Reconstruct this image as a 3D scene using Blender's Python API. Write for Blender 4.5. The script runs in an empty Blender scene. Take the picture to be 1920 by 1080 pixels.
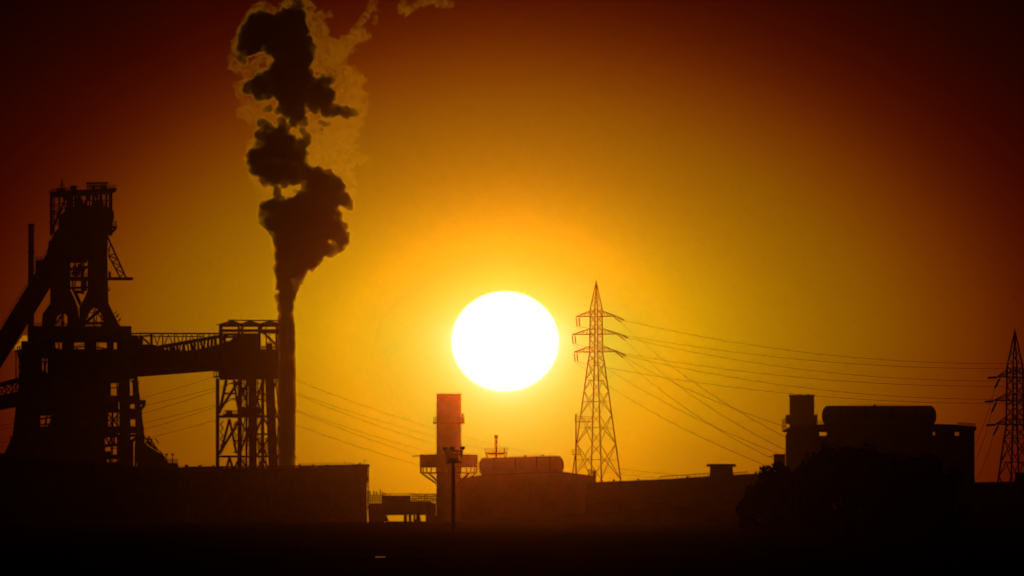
import bpy, bmesh, math, random
from mathutils import Vector, Matrix, noise
random.seed(11)
sc = bpy.context.scene
COL = sc.collection

# ------------------------------------------------------------------ survey of the place
FOV = math.radians(5.1)
S = 2*math.tan(FOV/2)/1920          # metres per survey unit at one metre
HOR = 990.0                         # eye level
H = 1.7                             # height of the eye above the ground
def W(px, py, D):                   # a surveyed point at distance D
    return Vector(((px-960)*S*D, D, H+(HOR-py)*S*D))

SUN_X, SUN_Y = 947, 640
sun_dir = Vector(((SUN_X-960)*S, 1.0, (HOR-SUN_Y)*S)).normalized()
SUN_EL = math.asin(sun_dir.z)
SUN_AZ = math.atan2(sun_dir.x, sun_dir.y)
EXPOSURE = -7.5
GAIN = 2**(-EXPOSURE)

# ------------------------------------------------------------------ materials
def mat(name, c1, c2, scale=0.6, rough=0.85, metal=0.0, bump=0.15, spec=0.2):
    m = bpy.data.materials.new(name); m.use_nodes = True
    nt = m.node_tree; b = nt.nodes['Principled BSDF']
    tc = nt.nodes.new('ShaderNodeTexCoord')
    n1 = nt.nodes.new('ShaderNodeTexNoise'); n1.inputs['Scale'].default_value = scale
    n1.inputs['Detail'].default_value = 6; n1.inputs['Roughness'].default_value = .65
    r = nt.nodes.new('ShaderNodeValToRGB')
    r.color_ramp.elements[0].position = .35; r.color_ramp.elements[0].color = (*c1, 1)
    r.color_ramp.elements[1].position = .68; r.color_ramp.elements[1].color = (*c2, 1)
    bp = nt.nodes.new('ShaderNodeBump'); bp.inputs['Strength'].default_value = bump
    L = nt.links.new
    L(tc.outputs['Object'], n1.inputs['Vector']); L(n1.outputs['Fac'], r.inputs['Fac'])
    L(r.outputs['Color'], b.inputs['Base Color']); L(n1.outputs['Fac'], bp.inputs['Height'])
    L(bp.outputs['Normal'], b.inputs['Normal'])
    b.inputs['Roughness'].default_value = rough; b.inputs['Metallic'].default_value = metal
    b.inputs['Specular IOR Level'].default_value = spec
    return m
RUST = mat('rusted_steel', (.035, .022, .017), (.10, .05, .03), .35)
STEEL = mat('grey_painted_steel', (.07, .07, .07), (.14, .135, .13), .5)
GALV = mat('galvanised_steel', (.20, .20, .20), (.30, .30, .29), .8, .6, .3)
CONC = mat('weathered_concrete', (.17, .16, .15), (.30, .28, .26), .25)
SHEET = mat('corrugated_sheet', (.10, .11, .11), (.19, .19, .18), .3)
ROOF = mat('roof_sheet', (.07, .06, .055), (.13, .11, .10), .2)
TANK = mat('tank_paint', (.22, .21, .20), (.33, .32, .30), .3, .7)
WIRE = mat('aluminium_conductor', (.12, .12, .12), (.2, .2, .2), 2.0, .6)
CERAM = mat('brown_ceramic', (.03, .018, .012), (.07, .04, .025), 3, .6)
LAMPM = mat('lamp_housing', (.04, .04, .045), (.08, .08, .08), 2, .6)
SOIL = mat('dry_scrub_soil', (.012, .011, .007), (.05, .042, .03), .05, 1.0, 0, .3, 0.0)
BARK = mat('bark', (.02, .015, .01), (.06, .045, .03), 4)
LEAF = mat('leaf', (.012, .02, .006), (.035, .05, .015), .7, 1.0, 0, .15, 0.0)
BRICK = mat('sooty_brick', (.08, .05, .04), (.17, .10, .07), .5)
def water():
    m = bpy.data.materials.new('puddle_water'); m.use_nodes = True
    b = m.node_tree.nodes['Principled BSDF']
    b.inputs['Base Color'].default_value = (.01, .01, .01, 1); b.inputs['Roughness'].default_value = .12
    return m
WATER = water()

# ------------------------------------------------------------------ mesh builder
class MB:
    def __init__(s): s.v = []; s.f = []; s.p = []
    def add(s, vs, fs):
        b = len(s.v); s.p.append((b, len(s.f), len(vs), len(fs))); s.v += [tuple(p) for p in vs]; s.f += [tuple(b+i for i in f) for f in fs]; return s
    def box(s, x0, x1, y0, y1, z0, z1):
        if x0 > x1: x0, x1 = x1, x0
        if z0 > z1: z0, z1 = z1, z0
        v = [(x, y, z) for z in (z0, z1) for x, y in ((x0, y0), (x1, y0), (x1, y1), (x0, y1))]
        return s.add(v, [(3, 2, 1, 0), (4, 5, 6, 7), (0, 1, 5, 4), (1, 2, 6, 5), (2, 3, 7, 6), (3, 0, 4, 7)])
    def prism(s, poly, y0, y1):                 # outline in x-z run through a depth
        a = sum(poly[i][0]*poly[(i+1) % len(poly)][1]-poly[(i+1) % len(poly)][0]*poly[i][1] for i in range(len(poly)))
        if a < 0: poly = poly[::-1]
        n = len(poly)
        v = [(x, y0, z) for x, z in poly]+[(x, y1, z) for x, z in poly]
        f = [tuple(range(n)), tuple(range(2*n-1, n-1, -1))]
        f += [(i, n+i, n+(i+1) % n, (i+1) % n) for i in range(n)]
        return s.add(v, f)
    def bar(s, p, q, w, d=None):
        p = Vector(p); q = Vector(q); d = d or w
        t = q-p
        if t.length < 1e-6: return s
        t.normalize()
        up = Vector((0, 1, 0)) if abs(t.y) < .9 else Vector((1, 0, 0))
        a = t.cross(up).normalized()*w/2; b = t.cross(a).normalized()*d/2
        v = [c+i*a+j*b for c in (p, q) for i, j in ((-1, -1), (1, -1), (1, 1), (-1, 1))]
        return s.add(v, [(3, 2, 1, 0), (4, 5, 6, 7), (0, 1, 5, 4), (1, 2, 6, 5), (2, 3, 7, 6), (3, 0, 4, 7)])
    def cyl(s, p, q, r0, r1=None, n=16, caps=True):
        p = Vector(p); q = Vector(q); r1 = r0 if r1 is None else r1
        t = (q-p).normalized()
        up = Vector((0, 0, 1)) if abs(t.z) < .9 else Vector((1, 0, 0))
        a = t.cross(up).normalized(); b = t.cross(a)
        v = []
        for c, r in ((p, r0), (q, r1)):
            for i in range(n):
                w = 2*math.pi*i/n; v.append(c+(a*math.cos(w)+b*math.sin(w))*r)
        f = [(i, (i+1) % n, n+(i+1) % n, n+i) for i in range(n)]
        if caps: f += [tuple(range(n-1, -1, -1)), tuple(range(n, 2*n))]
        return s.add(v, f)
    def lathe(s, prof, c, axis='z', n=32):      # (radius, height) pairs turned about an axis, closed at both ends
        c = Vector(c); v = []; f = []
        for r, h in prof:
            for i in range(n):
                w = 2*math.pi*i/n
                if axis == 'z': v.append(c+Vector((r*math.cos(w), r*math.sin(w), h)))
                else: v.append(c+Vector((h, r*math.cos(w), r*math.sin(w))))
        m = len(prof)
        for k in range(m-1):
            for i in range(n): f.append((k*n+i, k*n+(i+1) % n, (k+1)*n+(i+1) % n, (k+1)*n+i))
        f.append(tuple(range(n-1, -1, -1))); f.append(tuple(range((m-1)*n, m*n)))
        return s.add(v, f)
    def rail(s, p, q, h, n, w=.07, rails=2):    # hand rail
        p = Vector(p); q = Vector(q)
        for i in range(n+1):
            c = p.lerp(q, i/n); s.bar(c, c+Vector((0, 0, h)), w)
        for k in range(rails):
            z = Vector((0, 0, h*(k+1)/rails)); s.bar(p+z, q+z, w)
        return s
    def groups(s):                              # primitives that touch form one piece
        bb = []
        for b, _f, n, _k in s.p:
            q = s.v[b:b+n]; bb.append(([min(c[i] for c in q)-.06 for i in range(3)], [max(c[i] for c in q)+.06 for i in range(3)]))
        par = list(range(len(bb)))
        def find(i):
            while par[i] != i: par[i] = par[par[i]]; i = par[i]
            return i
        for i in range(len(bb)):
            for j in range(i):
                if all(bb[i][0][k] <= bb[j][1][k] and bb[j][0][k] <= bb[i][1][k] for k in range(3)): par[find(i)] = find(j)
        g = {}
        for i in range(len(bb)): g.setdefault(find(i), []).append(i)
        return list(g.values())
    def build(s, name, m, parent=None, smooth=False):
        if parent is not None and 1 < len(s.p) <= 500 and sum(x[2] for x in s.p) == len(s.v):
            gs = s.groups()
            if 1 < len(gs) <= 95:
                for ids in gs:
                    t = MB()
                    for i in ids:
                        b, f0, n, k = s.p[i]; t.add(s.v[b:b+n], [tuple(q-b for q in f) for f in s.f[f0:f0+k]])
                    o = t.build_one(name, m, parent, smooth)
                return o
        return s.build_one(name, m, parent, smooth)
    def build_one(s, name, m, parent=None, smooth=False):
        me = bpy.data.meshes.new(name); me.from_pydata(s.v, [], s.f)
        bm = bmesh.new(); bm.from_mesh(me); bmesh.ops.recalc_face_normals(bm, faces=bm.faces); bm.to_mesh(me); bm.free()
        me.materials.append(m)
        if smooth:
            me.polygons.foreach_set('use_smooth', [len(p.vertices) < 6 for p in me.polygons])
        o = bpy.data.objects.new(name, me); COL.objects.link(o)
        if parent is not None: o.parent = parent
        return o

def tag(o, label, cat, group=None):
    o['label'] = label; o['category'] = cat
    if group: o['group'] = group
    return o
def struct(o, kind='structure'): o['kind'] = kind; return o
class Site:                                     # a thing's own axes: x across, y away from the camera, z up from the ground
    def __init__(s, name, label, cat, pxc, D, group=None):
        s.D = D; s.c = pxc; s.u = S*D
        e = bpy.data.objects.new(name, None); COL.objects.link(e)
        e.empty_display_size = 2
        x = (pxc-960)*S*D
        e.location = (x, D, 0); e.rotation_euler = (0, 0, -math.atan2(x, D))
        tag(e, label, cat, group); s.e = e
    def X(s, px): return (px-s.c)*s.u
    def Z(s, py): return (HOR-py)*s.u+H
    def P(s, px, py, y=0): return (s.X(px), y, s.Z(py))
    def poly(s, *pts): return [(s.X(a), s.Z(b)) for a, b in pts]
    def world(s, px, py, y=0): return Matrix.LocRotScale(s.e.location, s.e.rotation_euler, None) @ Vector(s.P(px, py, y))

# ------------------------------------------------------------------ camera
cam = bpy.data.cameras.new('camera'); co = bpy.data.objects.new('camera', cam); COL.objects.link(co)
cam.sensor_width = 36; cam.angle = FOV; cam.clip_start = 1; cam.clip_end = 200000
co.location = (0, 0, H)
co.rotation_euler = (math.pi/2+math.atan((HOR-540)*S), 0, 0)
sc.camera = co

# ------------------------------------------------------------------ sky and sun
def lin(c):
    return [(x/255/12.92 if x/255 <= .04045 else ((x/255+.055)/1.055)**2.4) for x in c]
wd = bpy.data.worlds.new('World'); sc.world = wd; wd.use_nodes = True
nt = wd.node_tree; nt.nodes.clear(); L = nt.links.new
def N(t, **k):
    n = nt.nodes.new(t)
    for a, b in k.items(): setattr(n, a, b)
    return n
def M(op, a, b=None, clamp=False):
    n = N('ShaderNodeMath', operation=op); n.use_clamp = clamp
    for i, x in enumerate((a, b)):
        if x is None: continue
        if isinstance(x, (int, float)): n.inputs[i].default_value = x
        else: L(x, n.inputs[i])
    return n.outputs[0]
tc = N('ShaderNodeTexCoord')
def DOT(v):
    n = N('ShaderNodeVectorMath', operation='DOT_PRODUCT'); L(tc.outputs['Generated'], n.inputs[0]); n.inputs[1].default_value = v
    return n.outputs['Value']
right = sun_dir.cross(Vector((0, 0, 1))).normalized(); upv = right.cross(sun_dir).normalized()
u = DOT(right); v = DOT(upv); fr = DOT(sun_dir)
ku = 1.62
vu = M('MULTIPLY', M('MAXIMUM', v, 0.0), ku); vd = M('MULTIPLY', M('MINIMUM', v, 0.0), 1.05)
vv = M('ADD', vu, vd)
ul = M('ADD', M('MULTIPLY', M('MINIMUM', u, 0.0), -1.05), M('MAXIMUM', u, 0.0))
PN = 1.8
r2 = M('ADD', M('POWER', M('ABSOLUTE', ul), PN), M('POWER', M('ABSOLUTE', vv), PN))
rr = M('DIVIDE', M('POWER', r2, 1/PN), S)
# the aureole of a low sun in dusty air: brightness against the angle from the sun
AUR = [(0, (255, 235, 110)), (94, (255, 240, 120)), (100, (255, 255, 170)), (106, (253, 250, 140)), (113, (254, 241, 122)), (128, (253, 228, 95)), (143, (252, 217, 76)), (170, (250, 204, 56)), (204, (248, 190, 36)),
       (254, (242, 174, 16)), (290, (240, 168, 8)), (327, (236, 161, 2)), (380, (209, 146, 0)), (450, (187, 127, 0)), (500, (173, 114, 0)), (550, (161, 103, 0)), (600, (151, 94, 0)), (650, (142, 86, 0)), (700, (134, 78, 0)),
       (750, (127, 68, 0)), (800, (118, 58, 0)), (850, (109, 48, 0)), (910, (97, 36, 0)), (960, (85, 26, 0)), (1010, (75, 17, 0)), (1060, (65, 10, 0)), (1110, (56, 5, 0)), (1180, (46, 2, 0)), (1300, (31, 0, 0)), (1500, (15, 0, 0)), (1800, (5, 0, 0)), (2400, (2, 1, 0))]
SUN_E, SUN_COL = 2.0, (1, .118, .001)
HAZE_DENSITY, HAZE_G, HAZE_COL, HAZE_FAR = 1.75e-5, .9945, (.95, .92, .88), 5000
def scattered(r):                    # what the haze itself sends towards the eye at this angle from the sun
    acc = 0
    for k in range(10):
        for q in range(20):
            d = math.radians(.25)*math.sqrt((k+.5)/10); w = 2*math.pi*q/20
            th2 = (r*S+d*math.cos(w))**2+(d*math.sin(w))**2
            acc += (1-HAZE_G**2)/(4*math.pi*((1-HAZE_G)**2+HAZE_G*th2)**1.5)/200
    return [SUN_E*c*a*HAZE_DENSITY*HAZE_FAR*acc*1.13/GAIN*math.exp(-HAZE_DENSITY*HAZE_FAR) for c, a in zip(SUN_COL, HAZE_COL)]
def over(r, c):                      # red runs past white close to the sun
    return [c[0] if r > 254 else .895+.09*(254-r)/150, c[1], c[2]]
RMAX = 2400
ramp = N('ShaderNodeValToRGB'); cr = ramp.color_ramp; cr.interpolation = 'LINEAR'
while len(cr.elements) < len(AUR): cr.elements.new(.5)
for e, (r, c) in zip(cr.elements, AUR): e.position = math.sqrt(r/RMAX)
for e, (r, c) in zip(cr.elements, AUR): e.color = (*[.5*((x-y)+math.sqrt((x-y)**2+(.0004+.12*y)**2))/math.exp(-HAZE_DENSITY*HAZE_FAR)/4 for x, y in zip(over(r, lin(c)), scattered(r))], 1)
L(M('SQRT', M('DIVIDE', rr, RMAX, True)), ramp.inputs['Fac'])
front = M('GREATER_THAN', fr, 0.0)
low = M('DIVIDE', M('MAXIMUM', M('MULTIPLY', v, -1.0), 0.0), 260*S, True)      # the air reddens towards the horizon
red = N('ShaderNodeMix', data_type='RGBA', blend_type='MULTIPLY'); L(low, red.inputs['Factor']); L(ramp.outputs['Color'], red.inputs['A']); red.inputs['B'].default_value = (1, .76, .6, 1)
bgA = N('ShaderNodeBackground'); L(red.outputs['Result'], bgA.inputs['Color']); L(M('MULTIPLY', front, GAIN*4), bgA.inputs['Strength'])
sky = N('ShaderNodeTexSky', sky_type='NISHITA'); sky.sun_disc = False
sky.sun_elevation = SUN_EL; sky.sun_rotation = SUN_AZ; sky.dust_density = 6; sky.air_density = 2
bgN = N('ShaderNodeBackground'); L(sky.outputs['Color'], bgN.inputs['Color']); bgN.inputs['Strength'].default_value = .01
addn = N('ShaderNodeAddShader'); L(bgA.outputs[0], addn.inputs[0]); L(bgN.outputs[0], addn.inputs[1])
out = N('ShaderNodeOutputWorld'); L(addn.outputs[0], out.inputs['Surface'])

sl = bpy.data.lights.new('sunlight', 'SUN'); so = bpy.data.objects.new('sunlight', sl); COL.objects.link(so)
sl.energy = SUN_E; sl.angle = math.radians(.5); sl.color = SUN_COL
so.rotation_euler = (-sun_dir).to_track_quat('-Z', 'Y').to_euler(); so.location = (0, 0, 300)

# the sun itself: a far glowing ball, a little flattened by the air near the horizon
def glow():
    m = bpy.data.materials.new('sun_surface'); m.use_nodes = True; t = m.node_tree; t.nodes.clear()
    e = t.nodes.new('ShaderNodeEmission'); e.inputs['Color'].default_value = (1, .97, .88, 1); e.inputs['Strength'].default_value = GAIN*1.4
    lw = t.nodes.new('ShaderNodeLayerWeight'); lw.inputs['Blend'].default_value = .5     # limb darkening
    rp = t.nodes.new('ShaderNodeValToRGB'); el = rp.color_ramp.elements
    el[0].position = 0; el[0].color = (1, .97, .88, 1); el[1].position = 1; el[1].color = (.12, .05, .004, 1)
    q = rp.color_ramp.elements.new(.5); q.color = (1, .95, .75, 1); q = rp.color_ramp.elements.new(.8); q.color = (.8, .62, .26, 1)
    t.links.new(lw.outputs['Facing'], rp.inputs['Fac']); t.links.new(rp.outputs['Color'], e.inputs['Color'])
    tr = t.nodes.new('ShaderNodeBsdfTransparent'); a = t.nodes.new('ShaderNodeAddShader'); o = t.nodes.new('ShaderNodeOutputMaterial')
    t.links.new(e.outputs[0], a.inputs[0]); t.links.new(tr.outputs[0], a.inputs[1]); t.links.new(a.outputs[0], o.inputs['Surface'])
    m.cycles.emission_sampling = 'NONE'
    return m
DS = 60000
R = 101.5*S*DS
prof = [(R*math.sin(math.pi*k/48)+1e-3, -R*.935*math.cos(math.pi*k/48)) for k in range(49)]
sb = MB().lathe(prof, (0, 0, 0), n=96).build('sun', glow(), None, True)
sb.location = W(SUN_X, SUN_Y, DS)
tag(sb, 'brilliant white setting sun, slightly flattened disc low in the orange sky', 'sun')

# ------------------------------------------------------------------ ground and haze
RISE = [(-100, 0.2), (60, .35), (250, .89), (480, 1.15), (700, 1.36), (950, 1.62), (1200, 1.95), (1500, 2.35), (1690, 2.62), (1780, 2.5), (1890, .1), (2000, 0), (90000, 0)]  # swell shaped to hide hazy far ground and keep the foreground dark
def ground_z(x, y):
    for (a, za), (b, zb) in zip(RISE, RISE[1:]):
        if y <= b: return za+(zb-za)*max(0, (y-a)/(b-a))+.04*noise.noise((x*.03, y*.01, 3.1))
g = MB()
nx, ny = 40, 260
ys = [-30+(HAZE_FAR-40+30)*(j/ny)**2.0 for j in range(ny+1)]
for j in range(ny+1):
    for i in range(nx+1):
        x = -1900+3800*i/nx; y = ys[j]
        g.v.append((x, y, ground_z(x, y)))
for j in range(ny):
    for i in range(nx):
        a = j*(nx+1)+i; g.f.append((a, a+1, a+nx+2, a+nx+1))
struct(g.build('ground', SOIL, None, True))

def haze():
    m = bpy.data.materials.new('haze_air'); m.use_nodes = True; t = m.node_tree; t.nodes.clear()
    p = t.nodes.new('ShaderNodeVolumePrincipled'); o = t.nodes.new('ShaderNodeOutputMaterial')
    p.inputs['Color'].default_value = (*HAZE_COL, 1); p.inputs['Density'].default_value = HAZE_DENSITY
    p.inputs['Anisotropy'].default_value = HAZE_G
    t.links.new(p.outputs[0], o.inputs['Volume'])
    return m
hz = MB().box(-2000, 2000, -60, HAZE_FAR, -1.6, 190).build('haze', haze())
struct(hz, 'stuff')

# ------------------------------------------------------------------ blast furnace
B = Site('blast_furnace', 'tall dark blast furnace with open four legged tower, decks and railed top platform', 'blast furnace', 150, 3000)
X, Z, P, poly = B.X, B.Z, B.P, B.poly
y0, y1 = -11, 11
# top platform
t = MB()
t.prism(poly((92, 361.5), (218, 354), (218, 357), (205, 362), (145, 366), (94, 369)), y0-1, y1+1)
t.build('top_platform', RUST, B.e)
t = MB()
t.rail((X(163), y0, Z(355)), (X(200), y0, Z(354)), 8*B.u, 8, .22, 3); t.rail((X(163), y1, Z(355)), (X(200), y1, Z(354)), 8*B.u, 8, .2, 3)
t.rail((X(96), y0, Z(362)), (X(128), y0, Z(360)), 5*B.u, 6, .16); t.rail((X(202), y0, Z(356)), (X(217), y0, Z(354.5)), 6*B.u, 3, .14)
t.bar(P(161, 346, y0), P(203, 345, y0), .5); t.box(X(172), X(178), 2, 5, Z(356), Z(347)); t.box(X(188), X(199), -2, 4, Z(356), Z(348))
t.build('railing', RUST, B.e)
t = MB().box(X(131), X(144), -3, 4, Z(363), Z(350)); t.prism(poly((129.5, 350), (145.5, 350), (137, 347.5)), -3.5, 4.5)
t.build('hoist_cabin', STEEL, B.e)
t = MB().cyl(P(116, 362), P(116, 334), .32, .1, 8); t.bar(P(112, 345), P(120, 345), .18); t.bar(P(113.5, 340), P(118.5, 340), .15); t.box(X(105), X(122), -2, 2, Z(363), Z(353)); t.bar(P(110, 352), P(116, 341), .15); t.bar(P(122, 352), P(116, 341), .15)
t.build('mast', RUST, B.e)
# open upper frame
def ub(t, a, b, w=.5, ys=(y0, y1)):
    for y in ys: t.bar(P(a[0], a[1], y), P(b[0], b[1], y), w)
t = MB()
for x, w in ((96, .75), (101, .35), (111, .5), (129, .9), (140, .5), (176, .55), (190, .5), (198, .4), (207, 1.0)):
    ub(t, (x, 364), (x, 440), w)
rq = random.Random(3)
for k in range(20): x = rq.uniform(100, 204); ub(t, (x, 362), (x+rq.uniform(-5, 5), 402), rq.uniform(.22, .55), (rq.uniform(-10, 10),))
for z in (374, 383, 393): ub(t, (rq.uniform(97, 140), z), (rq.uniform(150, 206), z+rq.uniform(-2, 2)), .3, (rq.uniform(-9, 9),))
ub(t, (118, 366), (124, 402), .35); ub(t, (145, 366), (165, 398), .5); ub(t, (168, 366), (150, 398), .5); ub(t, (178, 362), (190, 398), .4)
ub(t, (176, 362), (200, 390), .3); ub(t, (124, 366), (112, 400), .35)
ub(t, (96, 400), (112, 397), .4); ub(t, (96, 418), (110, 418), .3); ub(t, (96, 438), (111, 396), .45); ub(t, (96, 385), (111, 385), .25)
for x in (96, 129, 176, 207): t.bar(P(x, 390, y0), P(x, 390, y1), .5)
t.build('upper_frame', RUST, B.e)
# enclosed charging gear inside the frame
t = MB()
t.prism(poly((112, 405), (118, 400), (126, 390), (150, 388), (160, 396), (172, 387), (186, 392), (194, 386), (206, 390), (208, 425), (202, 440), (201, 486), (164, 486), (163, 492), (132, 492), (131, 486), (95, 486), (94, 455), (100, 440), (112, 425)), -8, 8)
t.build('charging_house', RUST, B.e)
t = MB()
t.cyl(P(146, 402, -9), P(146, 372, -9), 1.4, .8, 14); t.cyl(P(131, 410, -2), P(131, 366, -2), .9, .9, 12); t.cyl(P(185, 400, 0), P(185, 376, 0), 1.3, 1.3, 14); t.cyl(P(165, 405, 3), P(165, 384, 3), 2.2, 1.0, 14)
t.build('bell_hopper', RUST, B.e, True)
# right-hand balcony
t = MB()
t.box(X(203), X(219), -6, 6, Z(428), Z(424)); t.rail((X(205), -6, Z(424)), (X(218.5), -6, Z(424)), 8*B.u, 4, .14, 3); t.bar(P(203, 441, -6), P(217, 428, -6), .5); t.bar(P(203, 441, 6), P(217, 428, 6), .5)
t.prism(poly((207, 385), (213, 398), (214, 408), (211, 416), (207, 424)), -3, 3)
t.build('balcony', RUST, B.e)
# slanting lattice boom and its landing
t = MB()
for y in (-5, -2):
    a0, a1, b0, b1 = (201, 444), (236, 521), (203.5, 480), (225, 521)
    t.bar(P(*a0, y), P(*a1, y), .42); t.bar(P(*b0, y), P(*b1, y), .36); t.bar(P(207, 456, y), P(203.5, 480, y), .28)
    za = [(0.42, .0), (.55, .0), (.55, .3), (.72, .3), (.72, .6), (.9, .6), (.9, .97)]
    L2 = lambda p, q, s: (p[0]+(q[0]-p[0])*s, p[1]+(q[1]-p[1])*s)
    for (s1, s2), (s3, s4) in zip(za, za[1:]):
        t.bar(P(*L2(a0, a1, s1), y), P(*L2(b0, b1, s2), y), .24); t.bar(P(*L2(a0, a1, s3), y), P(*L2(b0, b1, s4), y), .24)
t.build('lattice_boom', RUST, B.e)
t = MB().box(X(200), X(247), -7, 2, Z(525.3), Z(520.6)); t.prism(poly((247, 520.6), (250, 522.5), (249, 524.5), (247, 525.3)), -7, 2); t.prism(poly((203, 508), (207, 512), (208, 519), (203, 520.6)), -4, 1)
t.build('landing', RUST, B.e)
# the legs of the tower
for yy in (-10, 6):
    MB().prism(poly((94, 480), (132, 480), (132, 545), (140, 562), (146, 578), (150, 612), (126, 612), (126, 592), (118, 584), (108, 592), (102, 612), (78, 612), (80, 590), (94, 570)), yy, yy+4).build('leg', RUST, B.e)
    MB().prism(poly((164, 480), (201, 480), (203, 570), (213, 590), (224, 612), (190, 612), (194, 600), (190, 588), (183, 579), (176, 576), (168, 584), (162, 598), (160, 612), (149, 612), (148, 578), (158, 560), (164, 545)), yy, yy+4).build('leg', RUST, B.e)
t = MB()
t.box(X(131), X(165), -10.5, 10.5, Z(525.5), Z(520)); t.rail((X(132), -10, Z(520)), (X(164), -10, Z(520)), 7*B.u, 8, .14, 2)
ub(t, (132, 505), (164, 501), .5, (-9, 7)); ub(t, (133, 512), (160, 505), .35, (-9, 8)); ub(t, (140, 488), (144, 520), .5, (-9,)); ub(t, (151, 488), (153, 520), .6, (3,)); ub(t, (157, 488), (156, 520), .4, (-3,))
t.box(X(136), X(143), -4, 0, Z(518), Z(498)); t.box(X(145), X(150), 2, 6, Z(516), Z(494)); t.box(X(154), X(158), 0, 6, Z(510), Z(492))
ub(t, (132, 540), (164, 539), .35, (-9, 7)); ub(t, (136, 526), (136, 541), .4, (-9,)); ub(t, (141, 526), (140, 541), .4, (-7,)); ub(t, (143, 547), (158, 549), .5, (-9, 7)); t.box(X(151), X(163), 0, 6, Z(545), Z(526))
ub(t, (136, 540), (150, 572), .5, (-9, 7)); ub(t, (141, 545), (152, 570), .35, (-9,))
t.build('middle_deck', RUST, B.e)
t = MB()
ub(t, (162, 604), (186, 582), .6, (-8, 8)); ub(t, (172, 590), (180, 606), .3, (-8,)); ub(t, (160, 606), (194, 605), .3, (-8, 8)); ub(t, (176, 578), (194, 600), .4, (8,)); ub(t, (181, 583), (181, 612), .25, (-8,))
ub(t, (104, 608), (120, 586), .4, (-8, 8)); ub(t, (116, 586), (116, 612), .6, (-8,)); t.rail((X(160), -9, Z(611)), (X(194), -9, Z(611)), 5*B.u, 8, .12)
ub(t, (218, 596), (222, 590), .4, (-8,)); ub(t, (221, 604), (226, 598), .4, (-8,)); ub(t, (214, 590), (219, 585), .25, (-8,))
t.build('leg_bracing', RUST, B.e)
# casting floor deck and the body below
t = MB()
t.prism(poly((52, 612), (225, 612), (225, 616), (245, 616), (245, 627), (250, 641), (214, 641), (214, 656), (250, 656), (258, 706), (236, 712), (226, 712), (202, 716), (193, 716), (193, 770), (192, 880), (98, 880), (98, 800), (74, 800), (74, 778), (98, 778), (98, 700), (89, 700), (89, 671), (80, 671), (79, 700), (50, 770), (42, 790), (60, 800), (60, 880), (2, 880), (9, 850), (24, 817), (30, 764), (38, 707), (38, 664), (50, 624)), -14, 14)
body_pts = t
t = MB()
t.box(X(52), X(246), -14, 14, Z(641), Z(613)); t.box(X(225), X(245), -10, 10, Z(613), Z(616.5)*0+Z(615))
t.rail((X(62), -14, Z(613)), (X(224), -14, Z(613)), 5*B.u, 24, .12)
t.build('casting_deck', RUST, B.e)
t = MB()
for a, b in ((40, 104), (116, 139), (158, 181), (202, 213), (219, 256)): t.box(X(a), X(b), -12, 12, Z(656), Z(641))
t.box(X(38), X(258), -14, 14, Z(671), Z(656))
t.prism(poly((38, 671), (79, 671), (79, 700), (38, 700)), -13, 13); t.box(X(89), X(257), -13, 13, Z(700), Z(671)); t.bar(P(79, 680, -10), P(89, 680, -10), .5)
t.prism(poly((38, 700), (257, 700), (258, 707), (226, 716), (36, 716)), -13, 13)
t.build('deck_wall', RUST, B.e)
t = MB().cyl(P(146, 880), P(146, 716), 52*B.u, 50*B.u, 40); t.cyl(P(146, 800), P(146, 790), 53*B.u, 53*B.u, 40); t.cyl(P(146, 745), P(146, 738), 52*B.u, 52*B.u, 40)
t.build('furnace_shaft', RUST, B.e, True)
t = MB()
t.prism(poly((36, 716), (102, 716), (102, 779), (76, 779), (76, 800), (102, 800), (102, 882), (0, 882), (9, 850), (24, 817), (30, 764)), -10, 10)
t.bar(P(76, 786, -9), P(97, 783, -9), .4); t.bar(P(88, 780, -9), P(85, 800, -9), .5)
t.build('side_stove_house', RUST, B.e)
for yy in (-9, 7):
    MB().prism(poly((224, 705), (243, 705), (246, 882), (223, 882)), yy, yy+3).build('column', RUST, B.e)
    MB().prism(poly((250, 700), (257, 704), (262, 750), (266, 780), (271, 820), (274, 882), (257, 882), (254, 800), (252, 750)), yy, yy+3).build('column', RUST, B.e)
t = MB()
for y in (-9, 9):
    ub(t, (193, 748), (262, 748), 1.6, (y,)); ub(t, (193, 771), (262, 770), .9, (y,)); ub(t, (193, 806), (266, 806), 1.7, (y,)); ub(t, (193, 818), (268, 816), .7, (y,)); ub(t, (193, 858), (224, 856), 1.1, (y,))
    ub(t, (196, 836), (224, 833), .8, (y,)); ub(t, (243, 756), (262, 754), .6, (y,)); ub(t, (243, 775), (264, 772), .5, (y,))
t.box(X(193), X(208), -5, 5, Z(748), Z(716)); t.box(X(193), X(222), -8, 8, Z(770), Z(752)); t.box(X(193), X(203), -6, 6, Z(806), Z(771)); t.box(X(193), X(221), -7, 7, Z(818), Z(806)); t.box(X(244), X(255), -7, 7, Z(786), Z(775))
ub(t, (203, 778), (222, 800), .45, (-9,)); ub(t, (222, 776), (204, 799), .45, (-9,)); ub(t, (212, 771), (212, 806), .35, (8,)); ub(t, (203, 788), (223, 788), .35, (8,))
ub(t, (197, 818), (205, 834), .5, (-9,)); ub(t, (209, 818), (204, 834), .5, (-9,)); ub(t, (214, 818), (214, 836), .6, (3,)); ub(t, (221, 818), (221, 856), .6, (3,))
ub(t, (198, 858), (198, 880), .8, (0,)); ub(t, (206, 858), (208, 880), .7, (0,)); t.box(X(193), X(224), -4, 6, Z(882), Z(866)); t.box(X(196), X(208), -3, 3, Z(856), Z(846))
ub(t, (245, 716), (251, 716), .6, (-9,)); ub(t, (243, 830), (258, 820), .9, (-9, 7)); ub(t, (247, 830), (247, 882), .6, (-9,)); ub(t, (255, 832), (255, 882), .35, (7,)); ub(t, (252, 840), (260, 862), .3, (-9,))
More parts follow.
